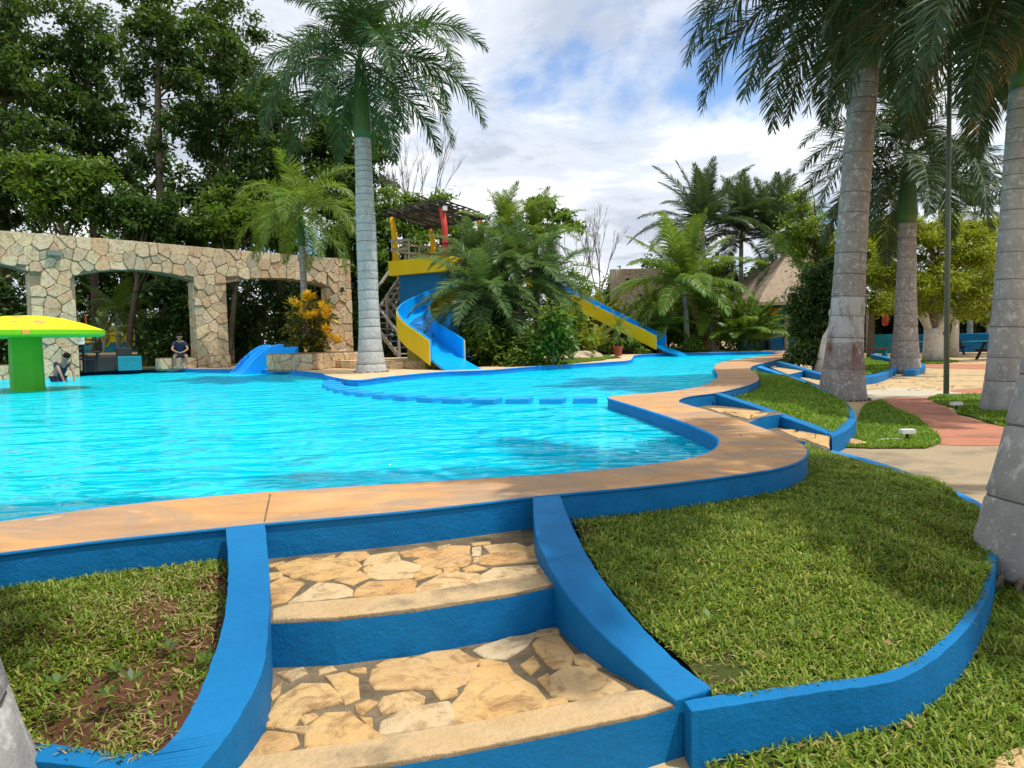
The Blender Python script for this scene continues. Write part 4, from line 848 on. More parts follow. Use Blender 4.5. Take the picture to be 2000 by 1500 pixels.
def royal_palm(label, bpos, z_trunk, z_crown, r0, r1, lean, mat, fset, n, sc=1., flare=1.55, lo=0, hi=6, spin=0., ring=.22, rs=.12, name='royal_palm', bulge=0, r_shaft=None, spear=True, fl_h=.45):
    t_ = thing(name, label, 'palm tree', bpos); b_seed = bpos[0]*3.7; H = z_trunk-bpos[2]; lean = Vector((lean[0], lean[1], 0))
    mb = MB(); pts = []; rad = []; gro = []; zz = 0.0
    def at(z, f, g):
        u = min(1, z/H); prof = r0+(r1-r0)*u**.8 + r0*(flare-1)*math.exp(-z/fl_h)+ bulge*math.exp(-((u-.55)/.25)**2)
        pts.append(lean*(u**1.2)+Vector((0, 0, z-.03))); rad.append(prof*f*random.uniform(.994, 1.006)); gro.append(g)
    while zz < H-.12:
        st = ring*(1.45-.75*zz/H)*random.uniform(.8, 1.25); gw = .012*random.uniform(.5, 1.5)
        at(zz, .980, 1); at(zz+gw, .980, 0); at(zz+gw+.015, 1.008, 0); at(zz+st*.3, 1.0, 0); at(zz+st*.6, .992, 0); at(zz+st-.012, 1.002, 0); zz += st
    at(H, .98, 0)
    mb.tube(pts, rad, 24)
    for k in range(len(pts)*24):
        c_ = pts[k//24]; d_ = Vector(mb.V[k])-c_; a_ = (k % 24)*math.pi/12; f_ = 1+.014*math.sin(3*a_+c_.z*2.1+b_seed)+.009*math.sin(7*a_-c_.z*5.3)+.02*math.exp(-c_.z/.3)*math.sin(5*a_+b_seed)+random.uniform(-.004, .004)
        mb.V[k] = tuple(c_+d_*f_)
    mb.I = [1 if (k//24 < len(gro) and gro[min(k//24, len(gro)-1)]) else 0 for k in range(len(mb.F))]
    mb.build('trunk', [mat, SCAR], t_, smooth=True)
    # root skirt
    rm = MB()
    for k in range(26):
        a = 2*math.pi*k/26+random.uniform(-.1, .1); q = Vector((math.cos(a), math.sin(a), 0)); rb = r0*flare
        hh_ = random.uniform(.015, .05); rm.tube([q*rb*.97+Vector((0, 0, hh_)), q*rb*1.04+Vector((0, 0, hh_*.5)), q*rb*1.14+Vector((0, 0, -.06))], [.012, .018, .014], 5)
    rm.build('roots', [BARK], t_, 'stuff')
    top = pts[-1]; hs = z_crown-z_trunk; rsft = r_shaft or r1*1.05
    sh = MB().tube([top, top+Vector((0, 0, hs*.12)), top+Vector((0, 0, hs*.5)), top+Vector((0, 0, hs))], [r1*.98, rsft*1.12, rsft*.92, rsft*.55], 16)
    sh.build('crownshaft', [PSHAFT], t_, smooth=True)
    crown(t_, top+Vector((0, 0, hs*.97)), fset, n, lo, hi, sc, spin)
    if spear: MB().tube([top+Vector((0, 0, hs)), top+Vector((.03, 0, hs+1.1*sc)), top+Vector((.1, 0, hs+1.9*sc))], [.05, .035, .006], 6).build('spear_leaf', [PSHAFT], t_)
    return t_
b = U(725, 727, 0.0); royal_palm('tall royal palm with pale blue grey trunk at the pool edge beside the curving slide', b, 6.2, 8.25, .27, .215, (-.02, 0), PTRUNK, fr_main, 24, 1.0, 1.62, 0, 6.1, .55, ring=.21, bulge=.03, fl_h=.7)
b = U(1645, 781, ZLOW); royal_palm('stout royal palm with rust stained trunk at the bend of the blue kerb', b, 5.4, 7.35, .29, .235, (.38, 0), PTRUNK2, fr_dark, 32, .96, 1.55, .6, 6.3, 2.5, ring=.33, fl_h=.8)
b = U(1767, 729, ZLOW); royal_palm('slender brown palm with bright green crownshaft left of the lamp pole', b, 3.95, 5.9, .32, .24, (.05, 0), PTRUNKB, fr_dark, 25, 1.0, 1.5, .3, 6.2, 1.2, ring=.3, fl_h=.9)
b = U(1960, 803, ZLOW); p4 = royal_palm('royal palm with grey trunk leaning right on the right hand lawn', b, 4.25, 6.1, .225, .165, (.2, 0), PTRUNK3, fr_dark, 28, .95, 1.45, .6, 6.3, .3, ring=.28, fl_h=.7); DRYAT = (p4, Vector((.2, 0, 6.3)))
b = Vector((2.53, 3.48, -.40)); royal_palm('nearest palm trunk, mottled grey, cut off by the right picture edge', b, 5.2, 6.7, .255, .19, (1.45, .1), PTRUNK3, fr_dark, 15, .8, 1.32, 0, 4.6, 1.1, ring=.2, fl_h=.7)
b = Vector((-1.60, 1.74, -.46)); royal_palm('grey palm trunk at the bottom left edge of the picture', b, 5.6, 7.4, .24, .19, (-.2, -.1), PTRUNK3, fr_dark, 15, .95, 1.75, 0, 4.2, .2, ring=.26, fl_h=.5)
b = Vector((UD(600, 690, 27.2).x, 27.2, .45)); royal_palm('young palm with bright green crown rising in front of the right hand arch', b, 4.35, 5.6, .13, .115, (-.05, 0), PTRUNKB, fr_small, 21, 1.05, 1.3, 0, 5.6, 2.2, name='young_palm', ring=.3, r_shaft=.115)
crown(DRYAT[0], DRYAT[1], fr_dry, 5, 0, 2, 1.3, .7)
def coconut(label, px, py_base, py_crown, Y, fset, n, sc, lo, hi, spin, r=.14, z0=0., dry=0):
    c = UD(px, py_crown, Y); b_ = Vector((c.x+random.uniform(-.3, .3), Y, z0)); t_ = thing('coconut_palm', label, 'palm tree', b_)
    top = c-b_; P = spline([Vector((0, 0, -.05)), Vector((top.x*.25, 0, top.z*.45)), top], n=6); MB().tube(P, [r*1.25-r*.4*k/12 for k in range(13)], 10).build('trunk', [PTRUNK3], t_, smooth=True)
    crown(t_, top, fset, n, lo, hi, sc, spin)
    if dry: crown(t_, top-Vector((0, 0, .1)), fr_dry, dry, 0, 2, sc*.9, spin+.4)
    return t_
coconut('tallest coconut palm against the sky behind the straight slide', 1372, 700, 452, 44, fr_coco, 27, 1.12, 0, 4.6, .4)
coconut('coconut palm in the middle of the row against the sky', 1448, 700, 462, 46, fr_coco, 24, 1.1, 0, 4.6, 1.3)
coconut('coconut palm at the right end of the row above the thatched hut', 1512, 700, 468, 46, fr_coco, 27, 1.2, 0, 4.6, 2.0)
coconut('coconut palm with arching fronds low behind the bank of palms', 1545, 700, 520, 42, fr_coco, 12, .95, 1.5, 5, .9)
coconut('bright green palm with drooping fronds beside the straight slide', 1335, 690, 565, 38, fr_cocob, 26, 1.3, 0, 5.2, .1, dry=4)
coconut('short palm with a drooping bright crown just right of the straight slide', 1300, 690, 640, 37.2, fr_cocob, 11, .55, 1, 5, 1.7, .08)
coconut('palm with hanging dry fronds in front of the red brick wall', 1385, 690, 612, 38.5, fr_cocob, 16, .85, 1.0, 5.5, 2.9, .1, dry=6)
coconut('coconut palm standing behind the lime green tree on the right', 1838, 700, 385, 40, fr_coco, 16, 1.0, 0, 5, 1.1, z0=ZLOW)
coconut('coconut palm peeping over the trees at the right edge', 1905, 700, 420, 44, fr_coco, 14, 1.0, 0, 5, 2.2, z0=ZLOW)
coconut('small sunlit coconut palm seen through the middle arch', 232, 690, 620, 35, fr_cocob, 13, .75, 1, 5, .6, .1)
coconut('small potted palm silhouette behind the tables under the middle arch', 207, 690, 655, 31.5, fr_coco, 9, .32, 1, 5, .2, .04)
def date_palm(label, px, py, Y, fset, n, sc, spin, z0=0., r=.11, lo=0, hi=5.6, lean=0):
    c = UD(px, py, Y); b_ = Vector((c.x-lean, Y, z0)); t_ = thing('date_palm', label, 'palm tree', b_); top = c-b_; P = spline([Vector((0, 0, -.05)), Vector((top.x*.3, 0, top.z*.5)), top], n=5)
    MB().tube(P, [r*(1+.12*math.sin(k*2.4)) for k in range(11)], 9).build('trunk', [BARK], t_); crown(t_, top, fset, n, lo, hi, sc, spin, scj=.18); return t_
date_palm('date palm with arching blue green fronds in front of the tower, lowest of the clump', 945, 578, 23.8, fr_date, 34, 1.12, .3, lo=.6)
date_palm('date palm between the tower and the tall middle of the clump', 925, 505, 25.5, fr_date, 24, 1.0, 1.1, lo=.2)
date_palm('date palm at the middle of the clump right of the curving slide', 1010, 525, 25.0, fr_date, 30, 1.15, 2.2, lo=.2)
date_palm('tallest bright green date palm of the clump by the tower', 985, 462, 26.5, fr_dateb, 24, 1.0, .8, lo=0, hi=4.6)
date_palm('bright date palm with upright fronds at the right of the clump', 1045, 468, 27, fr_dateb, 22, .95, 1.9, lo=0, hi=4.6)
date_palm('date palm at the right edge of the clump above the grass patch', 1075, 545, 26, fr_date, 24, 1.05, 2.9, lo=.4)
def areca(label, px, py_top, Y, fset, n, sc, rad_=.45, z0=0., name='areca_palm', trunkh=.5):
    c = UD(px, 690, Y); t_ = thing(name, label, 'palm clump', (c.x, Y, z0))
    mb = MB()
    H = UD(px, py_top, Y).z-z0
    for k in range(n):
        a = random.uniform(0, 6.28); rr = random.uniform(.05, rad_); q = Vector((math.cos(a)*rr, math.sin(a)*rr, 0)); h = max(.15, (H-1.9*sc)*random.uniform(.3, 1.0))
        mb.tube([q*.6+Vector((0, 0, -.04)), q*.9+Vector((0, 0, h*.5)), q+Vector((0, 0, h))], [.035, .028, .02], 5)
        for j in range(3):
            o = obj('frond', fset[random.randint(0, len(fset)-1)], t_); o.location = q+Vector((0, 0, h)); o.rotation_euler = (random.uniform(-.1, .1), random.uniform(-.1, .1), a+random.uniform(-1.2, 1.2)+j*1.7); s_ = sc*random.uniform(.8, 1.15); o.scale = (s_,)*3
    mb.build('stems', [PSHAFT], t_); return t_
areca('yellow green areca palm clump left of the straight slide top', 1135, 560, 39, fr_arecay, 8, 1.1, .8)
areca('areca palm clump arching over the straight slide', 1200, 600, 40, fr_areca, 7, .95, .7)
areca('areca palm clump in front of the rough stone wall', 1255, 585, 41, fr_areca, 8, 1.1, .8)
areca('dense areca palm clump between the brick wall and the hut', 1445, 575, 37.5, fr_areca, 10, 1.15, .8)
areca('areca palm clump touching the thatched eave of the hut', 1480, 585, 36.8, fr_areca, 7, 1.0, .5)
areca('tall yellowing areca palm clump behind the slide, left of the stone wall', 1165, 545, 42, fr_arecay, 9, 1.25, .9)
areca('bright areca palm clump hiding the right half of the stone wall', 1295, 560, 42.5, fr_areca, 10, 1.3, .9)
areca('broad areca palm clump at the left of the brick wall', 1325, 600, 40, fr_areca, 9, 1.1, .8)
areca('areca palm clump rising behind the brick wall', 1400, 545, 43.5, fr_areca, 10, 1.3, .9)
areca('yellowing areca palm clump low beside the potted palm', 1165, 630, 36.5, fr_arecay, 6, .7, .5)
areca('low areca clump at the far end of the slide', 1225, 640, 38.6, fr_areca, 5, .6, .4)

# ------------------------------------------------------------------ broadleaf trees, shrubs and hedges: leaf-sized faces in clumps
LEAFN = 2.3
def leaf_cloud(cent, size, R_, flat=.45, aspect=.42, droop=.35):
    n = len(cent); az = R_.random(n)*2*np.pi; el = R_.normal(-.15-droop*.4, .5, n)
    d = np.stack([np.cos(az)*np.cos(el), np.sin(az)*np.cos(el), np.sin(el)], 1)
    nrm = R_.normal(0, 1, (n, 3))*flat; nrm[:, 2] += 1; sd = np.cross(d, nrm); sd /= np.linalg.norm(sd, axis=1)[:, None]+1e-6
    L = (size*R_.uniform(.6, 1.3, n))[:, None]; up = np.cross(sd, d)
    a = cent; b_ = cent+d*L*.5+sd*L*aspect*.5-up*L*.06; c = cent+d*L-np.array([0, 0, 1.])*L*droop*.3; e = cent+d*L*.5-sd*L*aspect*.5-up*L*.06
    V = np.stack([a, b_, c, e], 1).reshape(-1, 3); Q = np.arange(4*n).reshape(-1, 4); return V, Q
def cloud_points(ells, n, R_, clumps, cr, hollow=.35):
    out_ = []; vol = np.array([e[3]*e[4]*e[5] for e in ells])**.7; vol = vol/vol.sum(); cl = []
    for e, v_ in zip(ells, vol):
        m_ = max(3, int(clumps*v_)); q = R_.normal(0, 1, (m_, 3)); q /= np.linalg.norm(q, axis=1)[:, None]; q *= (R_.random(m_)**(1/2.2))[:, None]*.95
        q = q*np.array(e[3:6])+np.array(e[:3]); cl.append(q)
        k = max(10, int(n*v_)); ci = R_.integers(0, m_, k); off = R_.normal(0, 1, (k, 3))*np.array([1, 1, .6])*cr*R_.uniform(.5, 1.2, k)[:, None]*.6
        out_.append(q[ci]+off)
    return np.concatenate(out_), np.concatenate(cl)
def tree(label, base_, ells, n, size, mat, r=.18, fork=.45, clumps=60, cr=.55, seed=1, name='broadleaf_tree', cat='tree', bark=None, limbs=14, group=None, aspect=.42, trunk_top=None):
    R_ = np.random.default_rng(seed); base_ = Vector(base_); t_ = thing(name, label, cat, base_, group)
    ells = [(e[0]-base_.x, e[1]-base_.y, e[2]-base_.z, *e[3:]) for e in ells]
    n = int(n*LEAFN); size *= 1.12; pts, cl = cloud_points(ells, n, R_, int(clumps*1.25), cr); pts = pts[pts[:, 2] > .02]
    V, Q = leaf_cloud(pts, size, R_, aspect=aspect); obj('crown', qmesh('crown', V, Q, [mat]), t_, 'stuff')
    zc_ = max(e[2] for e in ells); cxm = sum(e[0] for e in ells)/len(ells); cym = sum(e[1] for e in ells)/len(ells); ht = trunk_top or zc_*fork
    mb = MB(); f = Vector((cxm*.4, cym*.4, ht)); top = Vector((cxm, cym, zc_*1.05))
    mb.tube(spline([Vector((0, 0, -.1)), Vector((cxm*.12, cym*.1, ht*.5)), f, f.lerp(top, .5), top], n=3), [r*1.3, r*1.15, r*1.05, r, r*.97, r*.93, r*.88, r*.75, r*.62, r*.5, r*.4, r*.3, r*.2], 9)
    for k in R_.choice(len(cl), min(limbs, len(cl)), replace=False):
        q = Vector(cl[k]); u = random.uniform(.0, .75); s_ = f.lerp(top, u); s_ = s_ if s_.z < q.z+.4 else f
        mb.tube([s_, s_.lerp(q, .5)+Vector((0, 0, .15)), q], [r*.38*(1-u*.5), r*.22*(1-u*.4), r*.07], 5)
    mb.build('trunk', [bark or BARK], t_, smooth=True); return t_
def EL(px, py, Y, rx, ry, rd=None):     # an ellipsoid of crown given in photo pixels at depth Y
    c = UD(px, py, Y); k = Y/F_; return (c.x, c.y, c.z, rx*k, rd if rd else rx*k*.9, ry*k)
def bt(px, Y, z=0.): return Vector((UD(px, 690, Y).x, Y, z))
# the wood behind the arcade
T = lambda *a, **k: tree(*a, **k)
T('tall dark tree at the top left corner above the arcade', bt(10, 38), [EL(20, 40, 38, 175, 190), EL(90, 180, 37, 130, 140), EL(-60, 200, 38, 130, 200)], 9500, .30, LDARK, .3, clumps=150, cr=.62, seed=3)
T('dark tree filling the left edge just above the arcade', bt(-30, 35), [EL(30, 330, 35, 130, 120), EL(-80, 380, 35, 110, 150)], 6000, .27, LDARK, .24, clumps=100, cr=.6, seed=4)
T('lighter green bushy tree over the left pillar of the arcade', bt(130, 33.5), [EL(120, 370, 33, 85, 75), EL(65, 330, 33.5, 60, 45), EL(170, 345, 33, 50, 40)], 4200, .24, LMID, .16, clumps=70, cr=.5, seed=5)
T('leafy tree rising between the corner tree and the slender tree', bt(190, 39), [EL(180, 120, 39, 75, 130), EL(205, 290, 38, 70, 90), EL(150, 230, 39, 60, 70)], 4500, .28, LDARK, .2, clumps=75, cr=.55, seed=6)
T('tall slender tree with a bare visible trunk above the middle arch', bt(323, 36), [EL(330, 70, 36, 85, 120), EL(285, 20, 36, 60, 60), EL(400, 120, 36, 70, 100), EL(265, 180, 36, 40, 45), EL(355, 240, 36, 60, 45), EL(290, 300, 36, 45, 40)], 5200, .28, LDARK, .17, clumps=85, cr=.55, seed=7, fork=.75, limbs=22)
T('tree with airy crown just left of the tall palm fronds', bt(430, 40), [EL(440, 60, 40, 70, 110), EL(420, 250, 39, 80, 90), EL(470, 180, 40, 60, 80)], 4800, .28, LDARK, .2, clumps=80, cr=.55, seed=8)
T('dark round tree behind the young palm', bt(550, 37), [EL(545, 260, 37, 95, 110), EL(600, 330, 37, 90, 100), EL(500, 350, 36, 90, 90)], 7000, .26, LDARK, .22, clumps=110, cr=.55, seed=9)
T('dark tree spreading behind the tall palm trunk', bt(680, 39), [EL(650, 250, 39, 75, 80), EL(700, 330, 38, 70, 100), EL(735, 270, 39, 30, 45), EL(660, 400, 37, 90, 80)], 6500, .26, LDARK, .22, clumps=105, cr=.5, seed=10)
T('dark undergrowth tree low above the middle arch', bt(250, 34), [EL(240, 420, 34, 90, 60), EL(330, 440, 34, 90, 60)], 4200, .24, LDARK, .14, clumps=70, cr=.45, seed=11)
T('sunlit green tree low above the right arch', bt(450, 34.5), [EL(420, 430, 34.5, 80, 65), EL(520, 440, 35, 80, 60)], 4600, .23, LMID, .14, clumps=70, cr=.45, seed=12)
T('leafy tree directly behind the slide tower', bt(790, 35), [EL(770, 430, 35, 75, 75), EL(830, 400, 35.5, 45, 45), EL(790, 520, 34.5, 90, 70), EL(890, 470, 36, 50, 50)], 7000, .23, LMID, .2, clumps=110, cr=.42, seed=13)
T('dense shady tree behind the end of the arcade', bt(710, 36), [EL(700, 500, 35.5, 70, 90), EL(740, 600, 35, 60, 80)], 4800, .24, LDARK, .18, clumps=75, cr=.45, seed=14)
def hedge(label, px0, px1, py0, py1, Y, n, size, mat, seed, depth=1.2, name='hedge', cat='hedge', group=None, cr=.4):
    R_ = np.random.default_rng(seed); a, c = UD(px0, py0, Y), UD(px1, py0, Y); z1 = (a.z+c.z)/2; z0 = UD((px0+px1)/2, py1, Y).z; z0 = max(z0, -.02 if Y > 20 else z0)
    b_ = Vector(((a.x+c.x)/2, Y, z0)); t_ = thing(name, label, cat, b_, group); W_ = c.x-a.x; H = z1-z0
    n = int(n*1.9); size *= 1.2; m_ = max(6, int(W_*H*4)); cl = np.stack([R_.uniform(-W_/2, W_/2, m_), R_.uniform(-depth/2, depth/2, m_), H*R_.random(m_)**.9], 1)
    cl[:, 2] *= .82+.18*np.sin(cl[:, 0]*2.3+seed)
    ci = R_.integers(0, m_, n); P = cl[ci]+R_.normal(0, cr*.55, (n, 3)); P[:, 2] = np.maximum(P[:, 2], .02)
    V, Q = leaf_cloud(P, size, R_); obj('foliage', qmesh('foliage', V, Q, [mat]), t_, 'stuff')
    mb = MB()
    for k in range(max(4, int(W_*2.5))):
        q = Vector(cl[R_.integers(0, m_)]); mb.tube([Vector((q.x*.95, q.y*.5, -.03)), Vector((q.x, q.y, q.z*.6)), q], [.035, .022, .008], 5)
    mb.build('stems', [BARK], t_); return t_
hedge('tall dark belt of foliage behind the slender tree', 230, 560, 250, 480, 46, 7500, .34, LDARK, 27, 3)
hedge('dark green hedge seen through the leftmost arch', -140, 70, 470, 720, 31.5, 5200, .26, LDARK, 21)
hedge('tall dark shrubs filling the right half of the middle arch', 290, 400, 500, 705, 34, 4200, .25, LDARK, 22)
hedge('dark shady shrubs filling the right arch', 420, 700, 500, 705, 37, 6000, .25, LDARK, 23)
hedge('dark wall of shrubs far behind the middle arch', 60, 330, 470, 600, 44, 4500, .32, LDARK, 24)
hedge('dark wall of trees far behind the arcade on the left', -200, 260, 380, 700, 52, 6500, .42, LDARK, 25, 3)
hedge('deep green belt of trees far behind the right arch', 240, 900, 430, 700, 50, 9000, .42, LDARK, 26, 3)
# centre planting
hedge('dark thicket behind the date palm clump', 860, 1110, 500, 700, 43, 4800, .28, LDARK, 28, 2)
hedge('low dark hedge along the far edge of the garden behind the arcade', -220, 760, 590, 700, 56, 8000, .40, LDARK, 29, 2)
hedge('glossy green shrub between the curving slide and the grass patch', 930, 1095, 615, 712, 23.0, 5200, .17, LMID, 31, 1.6, 'shrub', 'shrub')
hedge('dark shrub under the date palms', 880, 1010, 590, 705, 24.5, 2800, .17, LDARK, 32, 1.6, 'shrub', 'shrub')
hedge('yellow green shrub behind the pale rocks', 1060, 1150, 590, 690, 30, 2600, .18, LYELL, 33, 1.2, 'shrub', 'shrub')
hedge('low shrub with big white edged leaves under the straight slide', 1188, 1268, 665, 692, 35.4, 900, .20, LMID, 34, .6, 'shrub', 'shrub', cr=.16)
hedge('round clipped bush right of the straight slide foot', 1342, 1375, 664, 688, 36.9, 1300, .10, LMID, 35, .8, 'shrub', 'shrub')
hedge('green thicket far behind the straight slide', 1080, 1420, 520, 690, 47, 6500, .30, LMID, 36, 2.5)
hedge('shady shrubs beside the tall palm trunk under the tower', 742, 800, 640, 705, 29.4, 1200, .17, LDARK, 37, .8, 'shrub', 'shrub')
hedge('dark green thicket closing the gap under the row of coconut palms', 1240, 1580, 505, 600, 51, 5200, .34, LDARK, 39, 2.5)
hedge('dark shrubs between the palms and the brick wall', 1300, 1500, 560, 690, 43.5, 4200, .26, LDARK, 38, 1.5)
T('thin young tree with sparse umbrella leaves against the clouds', bt(1075, 30), [EL(1062, 402, 30, 26, 22), EL(1090, 420, 30, 22, 18), EL(1112, 440, 30, 18, 14), EL(1075, 445, 30, 16, 12)], 420, .26, LMID, .05, clumps=16, cr=.3, seed=41, name='young_tree', fork=.7, limbs=8)
def bare_tree(label, px, py_top, Y, spread, seed):
    rr = random.Random(seed); b_ = bt(px, Y); t_ = thing('bare_tree', label, 'tree', b_); H = UD(px, py_top, Y).z; mb = MB()
    def grow(p, d, L, r, dep):
        q = p+d*L; mb.tube([p, p.lerp(q, .5)+Vector((rr.uniform(-.05, .05), 0, 0))*L, q], [r, r*.8, r*.6], 5)
        if dep == 0: return
        for _ in range(rr.choice([2, 3, 3])): grow(q, (d+Vector((rr.uniform(-1, 1)*spread, rr.uniform(-1, 1)*spread, rr.uniform(0, .35)))).normalized(), L*rr.uniform(.6, .85), r*.6, dep-1)
    grow(Vector((0, 0, -.1)), Vector((.03, 0, 1)), H*.33, .11, 5); mb.build('branches', [pm('bare_bark', (.26, .23, .20), (.18, .16, .14), 4, .9)], t_); return t_
bare_tree('leafless grey tree beyond the rough stone wall', 1170, 415, 52, .34, 3)
bare_tree('second leafless tree with thin twigs left of the stone wall', 1125, 450, 55, .4, 8)
bare_tree('bare twigs rising above the tree behind the tower', 808, 318, 37, .3, 5)
# right side
T('dense dark green bush tree in front of the thatched hut', bt(1590, 23.6, -.3), [EL(1595, 600, 23.6, 58, 90), EL(1578, 662, 23.4, 48, 52), EL(1620, 555, 23.8, 45, 60)], 11000, .13, LDARK, .06, clumps=150, cr=.26, seed=51, fork=.3)
T('bright green airy tree behind the dense bush tree', bt(1610, 27, -.3), [EL(1580, 450, 27, 60, 50), EL(1635, 480, 27, 50, 60), EL(1560, 400, 27, 35, 30), EL(1615, 540, 26.5, 50, 40), EL(1560, 490, 27, 40, 45)], 5200, .13, LBRIGHT, .09, clumps=60, cr=.3, seed=52, limbs=22)
b5 = U(1822, 706, ZLOW)
t5 = T('spreading lime green tree with a whitewashed forked trunk on the patio', b5, [EL(1760, 470, b5.y, 75, 45), EL(1850, 460, b5.y, 85, 45), EL(1910, 500, b5.y-1, 70, 60), EL(1800, 560, b5.y-.5, 95, 50), EL(1900, 580, b5.y, 70, 40), EL(1720, 540, b5.y, 45, 50)], 15000, .145, LYELL, .2, clumps=120, cr=.42, seed=53, limbs=18, trunk_top=1.9)
mb = MB(); mb.tube([(0,0,-.02),(0,0,.5),(.02,0,1.0),(-.05,0,1.35)], [.42,.37,.36,.3], 12); mb.tube([(-.05,0,1.2),(-.42,0,1.9),(-.62,0,2.5)], [.25,.21,.17], 10); mb.tube([(.05,0,1.1),(.5,0,1.75),(1.0,0,2.45)], [.24,.21,.16], 10)
mb.build('whitewashed_trunk', [WHITEW], t5, smooth=True)
t6b = U(1862, 697, ZLOW); t6 = T('tree with a straight whitewashed trunk behind the forked tree', t6b, [EL(1890, 540, t6b.y, 80, 45), EL(1960, 520, t6b.y, 80, 60), EL(1745, 575, t6b.y, 75, 45), EL(1890, 605, t6b.y, 95, 28), EL(1710, 520, t6b.y, 60, 60)], 11000, .16, LYELL, .16, clumps=70, cr=.45, seed=54, trunk_top=2.3)
MB().tube([(0,0,-.02),(0,0,1.2),(-.02,0,2.0)], [.24,.22,.21], 10).build('whitewashed_trunk', [WHITEW], t6, smooth=True)
t7b = U(1608, 722, -.3); t7 = thing('tree_trunk', 'leaning whitewashed bare trunk between the dense bush and the stout palm', 'tree trunk', t7b)
MB().tube([(-.1,0,-.1),(.0,0,.45),(.12,0,.95),(.42,0,1.55),(.62,.1,1.85)], [.20,.145,.14,.13,.10], 10).build('trunk', [WHITEW], t7, smooth=True)
MB().tube([(.36,0,1.35),(.2,-.02,1.62),(.22,0,1.75)], [.08,.06,.05], 8).build('branch_stub', [WHITEW], t7, smooth=True)
hedge('low leafy plants at the foot of the dense bush tree', 1545, 1600, 690, 722, 22.6, 1100, .15, LDARK, 55, .7, 'shrub', 'shrub')
hedge('dark green hedge behind the blue patio wall', 1680, 2050, 560, 660, 49, 5200, .3, LDARK, 56, 2)
T('yellow green tree above the right hand palm', bt(1990, 38, ZLOW), [EL(1975, 480, 38, 90, 90), EL(2060, 430, 38, 100, 90)], 4000, .24, LYELL, .2, clumps=65, cr=.5, seed=57)
T('leafy tree behind the stout palm trunk', bt(1700, 36, ZLOW), [EL(1690, 490, 36, 55, 50), EL(1735, 450, 36, 45, 35)], 2600, .22, LYELL, .15, clumps=45, cr=.45, seed=58)
# croton in the planter
cb = Vector((UD(608, 690, 26.2).x, 26.2, .5)); R_ = np.random.default_rng(61); tcz = thing('croton_shrub', 'croton shrub with yellow and green leaves in the stone planter', 'shrub', cb)
P, cl = cloud_points([tuple(np.array(EL(605, 620, 26.2, 48, 48)[:3])-np.array(cb))+EL(605, 620, 26.2, 48, 48)[3:], tuple(np.array(EL(612, 668, 26.0, 46, 30)[:3])-np.array(cb))+EL(612, 668, 26.0, 46, 30)[3:], tuple(np.array(EL(575, 660, 26.2, 22, 30)[:3])-np.array(cb))+EL(575, 660, 26.2, 22, 30)[3:]], 2100, R_, 60, .26)
P = P[P[:, 2] > .03]; V, Q = leaf_cloud(P, .26, R_, .5, .26, .1); obj('green_leaves', qmesh('green_leaves', V, Q, [CROTON]), tcz, 'stuff')
mb = MB()
for k in range(34):
    q = Vector(cl[R_.integers(0, len(cl))]); mb.tube([Vector((q.x*.3, q.y*.3, 0)), q.lerp(Vector((0, 0, q.z)), .3)*.6, q], [.025, .018, .008], 5)
mb.build('stems', [BARK], tcz)
rosY = MB(); VV = []; QQ = []
for k in range(34):
    px, py = random.choice([(590, 590), (603, 585), (625, 607), (632, 622), (600, 620), (640, 612), (614, 622), (650, 655), (655, 668), (585, 605), (592, 615), (632, 600), (575, 600), (640, 650)])
    c = np.array(UD(px+random.uniform(-6, 6), py+random.uniform(-6, 6), 25.45))-np.array(cb); m_ = 11
    az = np.linspace(0, 2*np.pi, m_, endpoint=False)+random.random(); el = R_.uniform(.3, 1.3, m_); d = np.stack([np.cos(az)*np.cos(el), np.sin(az)*np.cos(el), np.sin(el)], 1); sd_ = np.stack([-np.sin(az), np.cos(az), 0*az], 1); L = R_.uniform(.24, .40, m_)[:, None]
    Vl = np.stack([np.repeat(c[None], m_, 0), c+d*L*.55+sd_*.045, c+d*L-np.array([0, 0, .03]), c+d*L*.55-sd_*.045], 1).reshape(-1, 3); QQ.append(np.arange(4*m_).reshape(-1, 4)+sum(len(v_) for v_ in VV)); VV.append(Vl)
obj('yellow_leaves', qmesh('yellow_leaves', np.concatenate(VV), np.concatenate(QQ), [CROTONY]), tcz, 'stuff')

# ------------------------------------------------------------------ mushroom fountain
mq = U(55, 763, ZW); ms_ = thing('mushroom_fountain', 'lime yellow mushroom fountain with a green stem standing in the pool', 'fountain', (mq.x, mq.y, ZW-.8))
o = MB().lathe([(.36, 0), (.345, .8), (.33, 2.06)], n=10).build('stem', [STEMGREEN], ms_)
capz = 2.02; prof = [(.3, capz-.0), (1.56, capz-.0), (1.62, capz+.04), (1.62, capz+.13), (1.56, capz+.165), (1.2, capz+.30), (.8, capz+.42), (.4, capz+.48), (.05, capz+.5)]
MB().lathe(prof[:4], n=40).build('rim', [LIMEEDGE], ms_, smooth=False)
MB().lathe(prof[3:], n=40).build('cap', [LIME], ms_, smooth=True)
def capat(r, a): 
    for (r0, z0), (r1, z1) in zip(prof[3:], prof[4:]):
        if r1 <= r <= r0: return Vector((r*math.cos(a), r*math.sin(a), z0+(z1-z0)*(r0-r)/(r0-r1)))
    return Vector((0, 0, capz+.5))
